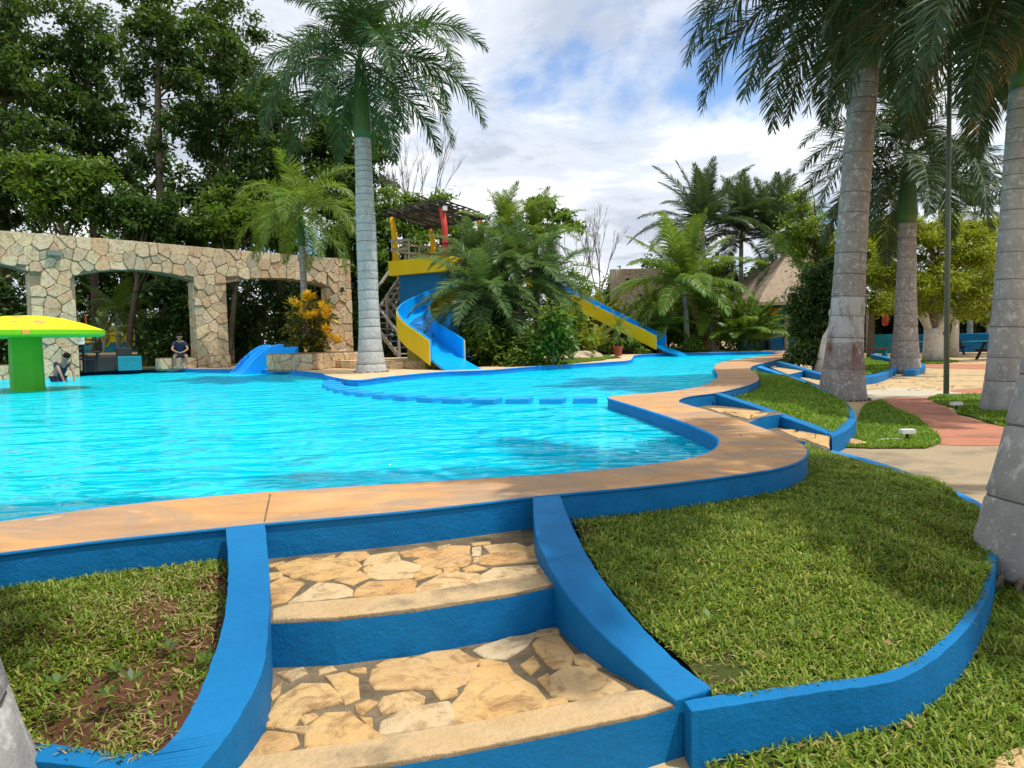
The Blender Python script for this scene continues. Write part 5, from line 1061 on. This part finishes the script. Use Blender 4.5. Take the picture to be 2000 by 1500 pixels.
for r, a, rx in ((.95, -1.75, .2), (1.15, -.75, .15), (.55, -1.2, .14), (1.1, -1.15, .08), (1.0, .5, .2), (.9, 2.0, .2), (.45, -2.3, .12)):
    c = capat(r, a); nrm = Vector((math.cos(a)*.4, math.sin(a)*.4, 1)).normalized(); q = nrm.to_track_quat('Z', 'Y').to_matrix(); P = []
    for k in range(12): v_ = q @ Vector((rx*math.cos(k*math.pi/6), rx*math.sin(k*math.pi/6), 0)); cc = c+v_; rr_ = math.hypot(cc.x, cc.y); P.append(capat(min(rr_, 1.6), math.atan2(cc.y, cc.x))+Vector((0, 0, .006)))
    MB().add([c+Vector((0, 0, .008))]+P, [(0, k+1, (k+1) % 12+1) for k in range(12)]).build('spot', [PEACH], ms_)
a = -.98; MB().box((1.625*math.cos(a), 1.625*math.sin(a), capz+.085), (.012, .14, .085), rz=a).build('spot', [PEACH], ms_)

# ------------------------------------------------------------------ small double slide for children
q0 = U(462, 722, 0); q1 = UD(535, 690, 27.2); q1.z = 0
mini = thing('mini_slide', 'small blue double slide for children beside the stone planter', 'water slide', (0, 0, 0)); dv = (q1-q0); dv.z = 0; Lm = dv.length; dv.normalize(); rv = Vector((dv.y, -dv.x, 0))
dv = Vector((.78, .62, 0)).normalized(); rv = Vector((dv.y, -dv.x, 0)); Lm = 1.45; org = U(462, 722.5, 0)+Vector((0, -.15, 0))
def mz(t_): return -.14+.80*(math.sin(min(1, t_*1.12)*math.pi/2)**1.35)
lanes = [(-.62, .16), (-.54, .16), (-.52, .0), (-.06, .0), (-.04, .13), (.04, .13), (.06, .0), (.52, .0), (.54, .16), (.62, .16)]
V = []; F = []; nl = len(lanes)
for k in range(15):
    t_ = k/14
    for l, h in lanes: V.append(org+dv*Lm*t_+rv*l+Zv*(mz(t_)+h*min(1, .15+t_*3.5)))
    V.append(org+dv*Lm*t_+rv*.62+Zv*-.3); V.append(org+dv*Lm*t_-rv*.62+Zv*-.3)
n_ = nl+2
for k in range(14): F += [(k*n_+j, k*n_+(j+1) % n_, (k+1)*n_+(j+1) % n_, (k+1)*n_+j) for j in range(n_)]
F += [tuple(range(n_)), tuple(14*n_+j for j in range(n_))[::-1]]
me = mesh('chute', V, F, [MINIBLUE]); bm = bmesh.new(); bm.from_mesh(me); bmesh.ops.recalc_face_normals(bm, faces=bm.faces); bm.to_mesh(me); bm.free(); bevel(obj('chute', me, mini), .012, 2)
pt = org+dv*(Lm+.26); MB().box((pt.x, pt.y, .36), (.52, 1.24, .74), rz=math.atan2(dv.y, dv.x)).build('platform', [MINIBLUE], mini)

# ------------------------------------------------------------------ people: one skinned body each, clothes and hair as children
def skin_body(name, J, E, R_, mat, parent=None, root=0, sub=2):
    me = bpy.data.meshes.new(name); me.from_pydata([tuple(j) for j in J], E, []); me.materials.append(mat); o = obj(name, me, parent)
    sm = o.modifiers.new('skin', 'SKIN'); sm.use_smooth_shade = True
    for k, d_ in enumerate(me.skin_vertices[0].data): d_.radius = (R_[k], R_[k]) if not isinstance(R_[k], tuple) else R_[k]; d_.use_root = (k == root)
    o.modifiers.new('sub', 'SUBSURF').levels = sub; o.modifiers['sub'].render_levels = sub; return o
def person(label, loc, rz, J, extra=None, sc=1., shirt_sleeve=.6, shorts=True, barefeet=True):
    """J: dict of joints in metres, the figure facing -Y"""
    t_ = thing('person', label, 'person', loc, None, rz); t_.scale = (sc,)*3
    names = list(J); idx = {n: i for i, n in enumerate(names)}; P = [Vector(J[n]) for n in names]
    rad = dict(pelvis=.135, belly=.125, chest=.14, neck=.055, head0=.075, head1=.098, head2=.07, shl=.062, shr=.062, ell=.042, elr=.042, wrl=.028, wrr=.028, hal=.032, har=.032, hil=.09, hir=.09, knl=.06, knr=.06, anl=.04, anr=.04, fol=.036, fore=.036)
    Rr = [rad[n] for n in names]
    E = [('pelvis','belly'),('belly','chest'),('chest','neck'),('neck','head0'),('head0','head1'),('head1','head2'),('chest','shl'),('shl','ell'),('ell','wrl'),('wrl','hal'),('chest','shr'),('shr','elr'),('elr','wrr'),('wrr','har'),('pelvis','hil'),('hil','knl'),('knl','anl'),('anl','fol'),('pelvis','hir'),('hir','knr'),('knr','anr'),('anr','fore')]
    E = [(idx[a], idx[b_]) for a, b_ in E]
    for h, wst in (('hal', 'wrl'), ('har', 'wrr')):      # five fingers
        hd = (P[idx[h]]-P[idx[wst]]).normalized(); sd_ = hd.cross(Vector((0, 0, 1))).normalized() if abs(hd.z) < .9 else Vector((1, 0, 0))
        for f, (of, ln) in enumerate(((-.032, .05), (-.012, .075), (.008, .08), (.026, .072), (.042, .055))):
            a0 = P[idx[h]]+sd_*of*.8+hd*.02; a1 = a0+hd*ln*.5+sd_*of*.25; a2 = a1+(hd+Vector((0, 0, -.6))).normalized()*ln*.5
            b0 = len(P); P += [a0, a1, a2]; Rr += [.010, .009, .008]; E += [(idx[h], b0), (b0, b0+1), (b0+1, b0+2)]
    skin_body('body', P, E, Rr, SKIN, t_, idx['pelvis'])
    g = lambda n: Vector(J[n])
    sj = [g('pelvis')+Vector((0, 0, .02)), g('belly'), g('chest'), g('chest').lerp(g('neck'), .55), g('shl'), g('shl').lerp(g('ell'), shirt_sleeve), g('shr'), g('shr').lerp(g('elr'), shirt_sleeve)]
    skin_body('shirt', sj, [(0, 1), (1, 2), (2, 3), (2, 4), (4, 5), (2, 6), (6, 7)], [.15, .143, .158, .075, .078, .064, .078, .064], NAVY, t_)
    if shorts:
        kj = [g('pelvis'), g('hil'), g('hil').lerp(g('knl'), .8), g('hir'), g('hir').lerp(g('knr'), .8)]
        skin_body('shorts', kj, [(0, 1), (1, 2), (0, 3), (3, 4)], [.15, .105, .085, .105, .085], NAVY, t_)
    h1, h2 = g('head1'), g('head2'); axis = (h2-g('head0')).normalized(); fdir = Vector(extra or (0, -1, 0)).normalized()
    hm = MB().sphere(h1+axis*.045-fdir*.022, (.098, .103, .098), 14, 10); hm.build('hair', [HAIR], t_, smooth=True)
    side = axis.cross(fdir).normalized()
    nose = MB().tube([h1+fdir*.085+axis*.005, h1+fdir*.112-axis*.03, h1+fdir*.088-axis*.04], [.010, .016, .012], 6).build('nose', [SKIN], t_, smooth=True)
    for s_ in (-1, 1):
        MB().sphere(h1+fdir*.088+side*.033*s_+axis*.005, .011, 8, 6).build('eye', [INK], t_); MB().sphere(h1+side*.092*s_-axis*.015, (.012, .02, .03), 8, 6).build('ear', [SKIN], t_, smooth=True)
    MB().tube([h1+fdir*.086-axis*.058-side*.022, h1+fdir*.091-axis*.060, h1+fdir*.086-axis*.058+side*.022], .006, 5).build('mouth', [pm('lips', (.25, .09, .07), None, 5, .5)], t_)
    return t_
seat = dict(pelvis=(0,.0,.50), belly=(0,-.06,.68), chest=(0,-.16,.90), neck=(0,-.22,1.06), head0=(0,-.26,1.12), head1=(0,-.28,1.21), head2=(0,-.28,1.29), shl=(-.18,-.17,.97), shr=(.18,-.17,.97), ell=(-.27,-.28,.73), elr=(.27,-.28,.73), wrl=(-.14,-.48,.64), wrr=(.13,-.47,.64), hal=(-.06,-.53,.62), har=(.05,-.52,.62), hil=(-.11,-.02,.49), hir=(.11,-.02,.49), knl=(-.20,-.43,.49), knr=(.20,-.43,.49), anl=(-.19,-.40,.09), anr=(.20,-.40,.09), fol=(-.20,-.52,.04), fore=(.21,-.52,.04))
mp_ = U(356, 718, 0); lw_ = wp(W(356, 716)[0], 0, .2)
person('man in dark shirt and shorts sitting on the low stone wall under the middle arch', (lw_.x, lw_.y, 0.0), math.atan2(-WN.x, WN.y)*0+.45, seat)
bent = dict(pelvis=(0,.02,.60), belly=(0,-.04,.78), chest=(0,-.16,1.0), neck=(0,-.27,1.13), head0=(0,-.32,1.17), head1=(0,-.38,1.23), head2=(0,-.41,1.32), shl=(-.19,-.19,1.05), shr=(.19,-.19,1.05), ell=(-.21,-.34,.82), elr=(.21,-.34,.82), wrl=(-.17,-.42,.58), wrr=(.17,-.42,.58), hal=(-.16,-.44,.49), har=(.16,-.44,.49), hil=(-.11,.02,.56), hir=(.11,.02,.56), knl=(-.13,-.28,.38), knr=(.13,-.28,.38), anl=(-.12,.0,.05), anr=(.12,.0,.05), fol=(-.12,-.12,.02), fore=(.12,-.12,.02))
pq = U(127, 745, ZW); person('person in a navy swim shirt bending over the water beside the left pillar', (pq.x-.18, pq.y, ZW-.52), math.radians(68), bent, (0, -1, -.45), shirt_sleeve=.5)

# ------------------------------------------------------------------ things under and beyond the middle arch
def W3(px, py, back): q = UD(px, py, wp(W(px, 690)[0], 0, back).y+0); return q
yw = thing('yellow_wall', 'yellow painted wall with scalloped edge far behind the middle arch', 'wall', (0, 0, 0))
ya, yb = UD(155, 700, 50), UD(268, 700, 50); zt, zb_ = UD(210, 638, 50).z, UD(210, 668, 50).z
MB().box(((ya.x+yb.x)/2, 50, zt/2), (yb.x-ya.x, .25, zt)).build('wall', [TEAL], yw)
mbw = MB().box(((ya.x+yb.x)/2, 49.86, (zt+zb_)/2), (yb.x-ya.x, .03, zt-zb_))
for k in range(9): x = ya.x+(yb.x-ya.x)*(k+.5)/9; mbw.lathe([(.2, 0), (.2, .03)], n=12) if False else mbw.add([(x+.23*math.cos(j*math.pi/6), 49.844-(0 if j < 99 else 0), zb_+.27*(k % 2)-.02+.3*math.sin(j*math.pi/6)) for j in range(12)], [tuple(range(12))])
mbw.build('yellow_band', [YELLOW], yw)
for k in range(5): MB().bar((ya.x+.6+k*.7, 49.95, zt), (ya.x+.6+k*.7, 49.95, zt+.9), .09).build('baluster', [WHITE if k % 2 else TERRA], yw)
bq = wp(W(262, 718)[0], 0, .55); bevel(MB().box((bq.x, bq.y, .26), (.78, .55, .52), rz=.5).build('teal_crate', [TEAL]), .02); tag(bpy.data.objects['teal_crate'], 'square teal box standing on the pool edge under the middle arch', 'box')
bq = wp(W(222, 718)[0], 0, .9); o = bevel(MB().box((bq.x-.25, bq.y, .27), (1.0, .6, .54), rz=.55).build('black_counter', [BLACKM]), .02); tag(o, 'low black counter left of the teal box', 'counter')
o = bevel(MB().box((bq.x+.35, bq.y+.55, .42), (.5, .5, .84), rz=.55).build('black_cabinet', [BLACKM]), .02); tag(o, 'taller black cabinet behind the low counter', 'cabinet')
sg = wp(W(156, 690)[0], 0, .1); si = thing('notice_board', 'white printed notice on the right face of the left pillar', 'sign', (sg.x, sg.y, 0)); MB().box((0, 0, 1.28), (.36, .03, .60), rz=.35).build('panel', [WHITE], si)
for k in range(5): MB().box((.004, -.02, 1.46-k*.085), (.24 if k % 2 else .28, .004, .02), rz=.35).build('text_line', [pm('grey_ink', (.3, .32, .32), None)], si)
def dining(label, x, y, rz):
    t_ = thing('patio_table', label, 'table', (x, y, 0), None, rz); bevel(MB().box((0, 0, .72), (.95, .75, .04)).build('tabletop', [BLACKM], t_), .01)
    for sx in (-1, 1):
        for sy in (-1, 1): MB().box((sx*.42, sy*.32, .35), (.05, .05, .7)).build('leg', [BLACKM], t_)
def chair(label, x, y, rz, zs=.46, zb=.95):
    t_ = thing('metal_chair', label, 'chair', (x, y, 0), 'dark chairs under the middle arch', rz); MB().box((0, 0, zs), (.44, .44, .035)).build('seat', [BLACKM], t_)
    for sx in (-1, 1):
        MB().box((sx*.2, -.2, zs/2), (.035, .035, zs)).build('leg', [BLACKM], t_); MB().box((sx*.2, .2, zb/2), (.035, .035, zb)).build('leg', [BLACKM], t_)
    bk_ = MB()
    for z in (zb-.05, zb-.2, zb-.35): bk_.box((0, .2, z), (.4, .025, .05))
    bk_.build('backrest', [BLACKM], t_)
q = wp(W(178, 712)[0], 0, .9); dining('dark patio table beside the left pillar', q.x, q.y, .6); chair('dark low chair in front of the patio table', q.x+.3, q.y-.5, 2.8)
q = wp(W(200, 712)[0], 0, 1.7); chair('tall dark bar chair behind the patio table', q.x, q.y, .5, .75, 1.35); q = wp(W(190, 712)[0], 0, 1.5); chair('dark chair left of the tall bar chair', q.x-.3, q.y, .8, .6, 1.15)
bnch = wp(W(252, 712)[0], 0, 3.2); o = MB().box((bnch.x, bnch.y, .62), (2.2, .4, .08), rz=.3).build('stone_bench', [NOSE]); MB().box((bnch.x, bnch.y, .29), (1.7, .3, .58), rz=.3).build('base', [RUBBLE], o); tag(o, 'long pale bench behind the black counter', 'bench')

# ------------------------------------------------------------------ right bank: pot, rocks, hut, walls, tables
pq = U(1207, 688, 0); pq = UD(1207, 689, 33.0); pq.z = 0; pot = thing('potted_palm', 'small palm in a red clay pot beside the straight slide', 'potted plant', pq)
MB().lathe([(.15, 0), (.2, .34), (.235, .34), (.235, .42), (.19, .42), (.18, .36)], n=18).build('pot', [TERRA], pot, smooth=False)
MB().tube([(0, 0, .3), (.02, 0, .8), (0, 0, 1.25)], [.04, .03, .025], 7).build('trunk', [BARK], pot); crown(pot, Vector((0, 0, 1.22)), fr_dateb, 12, .5, 5.6, .52, .4)
def rock(label, px, py, Y, d, seed, mat=ROCK, z0=0.):
    c = UD(px, py, Y); r2 = np.random.default_rng(seed); bm = bmesh.new(); bmesh.ops.create_icosphere(bm, subdivisions=3, radius=1)
    ph = r2.uniform(0, 6, 6)
    for v_ in bm.verts:
        n_ = v_.co.copy(); f = 1+.18*math.sin(n_.x*3+ph[0])*math.cos(n_.y*2.7+ph[1])+.10*math.sin(n_.z*5+ph[2]+n_.x*4)+.05*math.sin(n_.y*9+ph[3]); v_.co = Vector((n_.x*d[0]*f, n_.y*d[1]*f, max(n_.z, -.4)*d[2]*f))
    me = bpy.data.meshes.new('rock'); bm.to_mesh(me); bm.free(); me.materials.append(mat); o = obj('rock', me, loc=(c.x, Y, z0+d[2]*.3)); o.rotation_euler[2] = r2.uniform(0, 6); return tag(o, label, 'rock')
rock('rounded pale rock highest behind the grass patch', 1100, 676, 29.5, (.42, .35, .36), 1)
rock('long flat pale rock behind the grass patch', 1135, 686, 29.0, (.75, .4, .24), 2)
rock('low white rock at the left end of the grass patch rocks', 1088, 690, 28.3, (.5, .3, .16), 3)
rock('blocky tan rock at the right end of the grass patch rocks', 1160, 686, 29.6, (.35, .3, .22), 4)
rq = U(1660, 866, -.445); rock('flat pale stone in the round lawn beside the kerb', 1660, 866, rq.y, (.17, .11, .035), 5, FLAG, -.445)
# sandals
for k, (px, lab) in enumerate(((839, 'left dark sandal at the foot of the curving slide'), (851, 'right dark sandal at the foot of the curving slide'))):
    q = U(px, 722, .0); t_ = thing('sandal', lab, 'sandal', (q.x, q.y, .002), 'sandals by the slide', .9+k*.3)
    MB().prism([Vector((.13*math.cos(a)*(1.05 if math.cos(a) > 0 else 1), .05*math.sin(a)*(1+.15*math.cos(a)), .03)) for a in [2*math.pi*j/14 for j in range(14)]], 0, 0).build('sole', [INK], t_); MB().tube([(.03, -.045, .03), (.05, 0, .075), (.03, .045, .03)], .014, 6).build('strap', [NAVY], t_)
# hut
hut = thing('thatched_hut', 'thatched hut with blue walls behind the dense bush tree', 'hut', (0, 0, 0)); HY = 39.0
hx0, hx1 = UD(1492, 690, HY).x, UD(1640, 690, HY).x; zwall = UD(1520, 648, HY).z; zeave = UD(1500, 592, HY).z; zr = UD(1575, 500, HY+2.5).z
MB().box(((hx0+hx1)/2, HY, zwall/2-.25), (hx1-hx0, .25, zwall+.5)).build('low_wall', [BLUE], hut)
MB().box((UD(1535, 690, HY).x+.6, HY-.13, zwall/2-.25), (1.0, .03, zwall+.5)).build('wall_panel', [TEAL], hut)
MB().box(((hx0+hx1)/2, HY+4, 1.25), (hx1-hx0, .2, 2.6)).build('back_wall', [TEAL], hut)
for px in (1497, 1533, 1600, 1640): x = UD(px, 690, HY).x; MB().tube([(x, HY-.2, zwall*0), (x+.02, HY-.2, 1.4), (x-.02, HY-.2, zeave+.2)], [.11, .10, .10], 9).build('post', [WHITEW if px == 1533 else DARK], hut, smooth=True)
# roof as layered thatch: two slopes and a hip end
ex = .7; rz0 = [(hx0-ex, HY-1.2, zeave), (hx1+ex, HY-1.2, zeave), (hx1+ex, HY+5.2, zeave), (hx0-ex, HY+5.2, zeave)]; ap = [((hx0+hx1)/2+.2, HY+2, zr+.35), ((hx0+hx1)/2+1.2, HY+2, zr+.35)]
mb = MB(); LV = 9
for k in range(LV):
    u0, u1 = k/LV, (k+1.35)/LV
    def ringp(u, dz): u = min(u, 1); return [Vector(rz0[0]).lerp(Vector(ap[0]), u)+Zv*dz, Vector(rz0[1]).lerp(Vector(ap[1]), u)+Zv*dz, Vector(rz0[2]).lerp(Vector(ap[1]), u)+Zv*dz, Vector(rz0[3]).lerp(Vector(ap[0]), u)+Zv*dz]
    a = ringp(u0, .02); c = ringp(u1, .10); d_ = ringp(u0, -.16)
    mb.add(a+c, [(j, (j+1) % 4, 4+(j+1) % 4, 4+j) for j in range(4)]); mb.add(d_+a, [(j, (j+1) % 4, 4+(j+1) % 4, 4+j) for j in range(4)])
mb.build('roof', [THATCH], hut)
R_ = np.random.default_rng(77); pts = []
for k in range(4500):
    u = R_.random()**1.3; s_ = R_.random(); f = R_.integers(0, 3)
    a, c = [(Vector(rz0[0]), Vector(rz0[1])), (Vector(rz0[3]), Vector(rz0[0])), (Vector(rz0[1]), Vector(rz0[2]))][f]; A1, C1_ = [(ap[0], ap[1]), (ap[0], ap[0]), (ap[1], ap[1])][f]
    q = a.lerp(Vector(A1), u).lerp(c.lerp(Vector(C1_), u), s_); pts.append(q+Zv*.11)
Vh, Qh = leaf_cloud(np.array(pts), .26, R_, 1.0, .06, 1.2); obj('loose_thatch', qmesh('loose_thatch', Vh, Qh, [DRYP]), hut, 'stuff')
yc = UD(1512, 604, HY+3.8); mb = MB(); mb.add([(yc.x+.42*math.cos(a), HY+3.88, yc.z+.1+.62*math.sin(a)) for a in [math.pi+math.pi*j/12 for j in range(13)]], [tuple(range(13))]); mb.build('yellow_half_disc', [POSTYEL], hut)
sg = UD(1517, 652.5, HY-.2); MB().box((sg.x, HY-.15, sg.z), (.34, .03, .24)).build('wall_sign', [WHITE], hut); MB().box((sg.x-.01, HY-.168, sg.z-.005), (.26, .006, .10)).build('sign_panel', [INK], hut); MB().box((sg.x+.02, HY-.173, sg.z-.005), (.16, .004, .022)).build('sign_arrow', [WHITE], hut)
hut2 = thing('thatched_roof', 'second thatched roof peeping out left of the hut roof', 'hut', (0, 0, 0)); c = UD(1478, 560, 46); mb = MB()
for k in range(5): u = k/5; mb.lathe([(2.4*(1-u)+.1, c.z-.9+u*1.9-.15), (2.4*(1-u)+.1, c.z-.9+u*1.9), (max(.05, 2.4*(1-u-.27)), c.z-.9+(u+.27)*1.9)], (c.x, 46, 0), 18)
mb.build('roof', [THATCH], hut2)
for k in range(4): MB().tube([(c.x+1.6*math.cos(k*1.57+.5), 46+1.6*math.sin(k*1.57+.5), 0), (c.x+1.6*math.cos(k*1.57+.5), 46+1.6*math.sin(k*1.57+.5), c.z-.6)], .1, 8).build('post', [BARK], hut2)
# rough masonry and brick walls behind the palms
o = bevel(MB().box((UD(1240, 690, 45).x, 45, UD(1240, 525, 45).z/2), (UD(1296, 690, 45).x-UD(1204, 690, 45).x, .4, UD(1240, 525, 45).z)).build('masonry_wall', [RUBBLE]), .03); tag(o, 'rough unplastered stone wall behind the areca palms', 'wall')
rx0 = UD(1204, 690, 45).x; rwid = UD(1296, 690, 45).x-rx0; rzt = UD(1240, 525, 45).z
for P in cells(seeds_in(0, rwid, 1.9, rzt, .42, .30), [(0, 1.6), (rwid, 1.6), (rwid, rzt-.03), (0, rzt-.03)], 1.3):
    if len(P) > 2:
        st_ = stone_on(P, (Vector((rx0, 44.8, 0)), Vector((1, 0, 0)), Zv, Vector((0, -1, 0))), o, WALLSTONE, .02, (.01, .04))
for k in range(4): MB().box((UD(1212+k*12, 690, 45).x+random.uniform(-.1, .1), 44.75, UD(1240, 545+random.uniform(0, 60), 45).z), (.2, .03, .12)).build('hole_shade_plate', [DARK], o)  # thin dark plates on the wall face, their colour standing for shaded holes
bw = thing('brick_wall', 'dark red brick wall under the drooping palm fronds', 'wall', (0, 0, 0)); bx0, bx1 = UD(1345, 690, 42).x, UD(1405, 690, 42).x; bzt = UD(1370, 600, 42).z
MB().box(((bx0+bx1)/2, 42.06, bzt/2), (bx1-bx0, .2, bzt)).build('mortar_core', [RUBBLE], bw)
brick = bevel(MB().box((0, 0, 0), (.40, .08, .205)).build('brick', [BRICKRED], bw), .012); brick.location = (bx0+.2, 41.95, .13); r = 0; z = .13
while z < bzt-.1:
    x = bx0+(.21 if r % 2 else .42)
    while x < bx1-.15:
        b2 = brick.copy(); C.objects.link(b2); b2.parent = bw; b2.location = (x, 41.95+random.uniform(-.006, .006), z); x += .425
    z += .23; r += 1
# patio wall on the far right, with the teal end
bwz = .62
o = bevel(MB().prism([U(1782,689,ZLOW)+Zv*1.06, U(1965,687,ZLOW)+Zv*1.06, U(2300,686,ZLOW)+Zv*1.06, U(2300,683,ZLOW)+Zv*1.06, U(1965,684,ZLOW)+Zv*1.06, U(1782,686,ZLOW)+Zv*1.06], ZLOW, 0).build('patio_wall', [BLUE]), .02); tag(o, 'long blue patio wall behind the picnic tables', 'wall')
o = bevel(MB().prism([U(1708,690,ZLOW)+Zv*1.12, U(1733,690,ZLOW)+Zv*1.12, U(1760,689.5,ZLOW)+Zv*1.12, U(1760,686,ZLOW)+Zv*1.12, U(1708,686,ZLOW)+Zv*1.12], ZLOW, 0).build('patio_wall', [TEAL]), .02); tag(o, 'short teal wall left of the slender palm', 'wall')
rl = thing('wall_rail', 'pale horizontal pipe in front of the blue patio wall', 'rail'); a, c = UD(1790, 668, 42), UD(2080, 665, 42); MB().tube([a, c], .035, 8).build('pipe', [TEAL], rl)
for k in range(5): q = a.lerp(c, k/4); MB().tube([Vector((q.x, q.y, ZLOW)), q], .03, 6).build('post', [TEAL], rl)
def picnic(label, px, py, Y=None, sc=1.):
    q = U(px, py, ZLOW); t_ = thing('picnic_table', label, 'picnic table', q, 'picnic tables by the blue patio wall', random.uniform(-.15, .15)); t_.scale = (sc,)*3
    for k in range(4): MB().box((0, -.3+.2*k, .74), (1.7, .18, .045)).build('top_plank', [DARK], t_)
    for s_ in (-1, 1):
        for k in (0, 1): MB().box((0, s_*(.62+.16*k), .44), (1.7, .15, .04)).build('seat_plank', [DARK], t_)
        for e in (-1, 1): MB().bar((e*.6, s_*.72, 0), (e*.6, s_*.25, .72), .08).build('leg', [DARK], t_)
    for e in (-1, 1): MB().bar((e*.6, -.75, .39), (e*.6, .75, .39), .07).build('cross_beam', [DARK], t_)
picnic('dark picnic table behind the forked whitewashed tree', 1795, 690); picnic('dark picnic table between the forked tree and the lamp pole', 1845, 693); picnic('dark picnic table cut by the right hand palm trunk', 1958, 702)
bn = thing('patio_bench', 'brown bench seat in front of the teal wall', 'bench', U(1705, 697, ZLOW)); MB().box((0, 0, .42), (1.5, .4, .06)).build('seat', [BRICKRED], bn); MB().box((-.6, 0, .2), (.1, .36, .4)).build('leg', [TEAL], bn); MB().box((.6, 0, .2), (.1, .36, .4)).build('leg', [TEAL], bn)
pv = thing('patio_shelter', 'dark open shelter with posts behind the patio wall', 'shelter'); q0, q1 = UD(1690, 600, 46), UD(2040, 600, 46)
MB().box(((q0.x+q1.x)/2, 48, UD(1850, 612, 46).z+.35), (q1.x-q0.x, 5, .2)).build('roof', [THATCH], pv); MB().box(((q0.x+q1.x)/2, 50.6, .8), (q1.x-q0.x, .2, 2.6)).build('back_wall', [DARK], pv)
for k in range(7): x = q0.x+(q1.x-q0.x)*k/6; MB().tube([(x, 45.7, ZLOW), (x, 45.7, UD(1850, 612, 46).z+.3)], .1, 8).build('post', [GREYWOOD], pv)
q = UD(1729, 622, 44.6); o = MB().tube([q-Zv*.45, q-Zv*.38, q+Zv*.2, q+Zv*.35], [.10, .17, .18, .10], 12).build('life_vest', [RED], smooth=True); MB().tube([q+Zv*.3+Vector((-.1, 0, 0)), q+Zv*.62, q+Zv*.3+Vector((.1, 0, 0))], .03, 6).build('strap', [INK], o); tag(o, 'bright red life vest hanging under the dark shelter', 'life vest')
lp = U(1848, 774, ZLOW); po = thing('lamp_post', 'tall thin green grey pole standing at the edge of the right lawn', 'lamp post', lp); MB().tube([(0, 0, 0), (0, 0, 3.4), (-.0, 0, 7.4)], [.05, .045, .035], 10).build('pole', [POLEGREEN], po, smooth=True); MB().box((0, 0, .02), (.2, .2, .04)).build('base_plate', [POLEGREEN], po)
def lawn_lamp(label, px, py, s_=1, stake=True):
    q = U(px, py, -.44); t_ = thing('lawn_light', label, 'garden light', q, 'white lawn lights'); MB().box((0, 0, .10), (.15*s_, .09, .045)).build('head', [WHITE], t_); MB().tube([(0, 0, 0), (0, 0, .09)], .015, 6).build('stake', [INK], t_)
    if stake: MB().tube([(-.05, 0, .02), (-.30, .03, .012)], .008, 5).build('cable', [WHITE], t_)
lawn_lamp('white lawn light with a cable in the round lawn', 1772, 860); lawn_lamp('white lawn light at the kerb corner of the right lawn', 1868, 801, 1, False)
q = U(1463, 690, -.03); o = MB().box((q.x, q.y+1.2, -.07), (.5, .06, .05)).build('pool_drain', [INK]); tag(o, 'small dark skimmer slot in the far pool wall', 'drain')
R9 = np.random.default_rng(91)
def litter(name, regions, n, size, mat, up=0):
    L = []
    for _ in range(n):
        x0, x1, y0, y1, z = regions[R9.integers(0, len(regions))]; px, py = R9.uniform(x0, x1), R9.uniform(y0, y1); q = U(px, py, z); L.append((q.x, q.y, q.z))
    Vl, Ql = leaf_cloud(np.array(L), size, R9, .5, .4, .1); obj(name, qmesh(name, Vl, Ql, [mat]), kind='stuff')
litter('fallen_leaves', [(1200, 1850, 1000, 1290, -.23), (60, 420, 1150, 1420, -.20), (1450, 1850, 1400, 1490, -.42)], 42, .04, DRYP)
litter('fallen_leaves', [(1250, 1560, 850, 900, .004), (900, 1300, 930, 960, .004), (1340, 1470, 715, 760, .004)], 16, .03, DRYP)
WV = []
for k in range(26):
    px, py, z = random.choice([(random.uniform(80, 400), random.uniform(1150, 1430), -.2-.1*random.random()), (random.uniform(1180, 1700), random.uniform(1010, 1270), -.24)])
    c = np.array(U(px, py, z)); m_ = 7; az = np.linspace(0, 2*np.pi, m_, endpoint=False)+random.random(); el = R9.uniform(.25, .9, m_); d = np.stack([np.cos(az)*np.cos(el), np.sin(az)*np.cos(el), np.sin(el)], 1); sd_ = np.stack([-np.sin(az), np.cos(az), 0*az], 1); L = R9.uniform(.035, .06, m_)[:, None]
    c = c[None]+np.array([[0, 0, .012]])
    Vl = np.stack([np.repeat(c, m_, 0), c+d*L*.6+sd_*.009, c+d*L, c+d*L*.6-sd_*.009], 1).reshape(-1, 3); WV.append(Vl)
WV = np.concatenate(WV); obj('weeds', qmesh('weeds', WV, np.arange(len(WV)).reshape(-1, 4), [LMID]), kind='stuff')
# fallen leaves near the palms
mbl = []
for _ in range(70):
    px, py = random.uniform(1690, 1880), random.uniform(728, 762); q = U(px, py, ZLOW+.015); mbl.append((q.x, q.y, q.z))
Vl, Ql = leaf_cloud(np.array(mbl), .16, np.random.default_rng(5), .3, .4, .1); Vl[:, 2] = np.clip(Vl[:, 2], ZLOW+.008, ZLOW+.06); obj('fallen_leaves', qmesh('fallen_leaves', Vl, Ql, [DRYP]), kind='stuff')
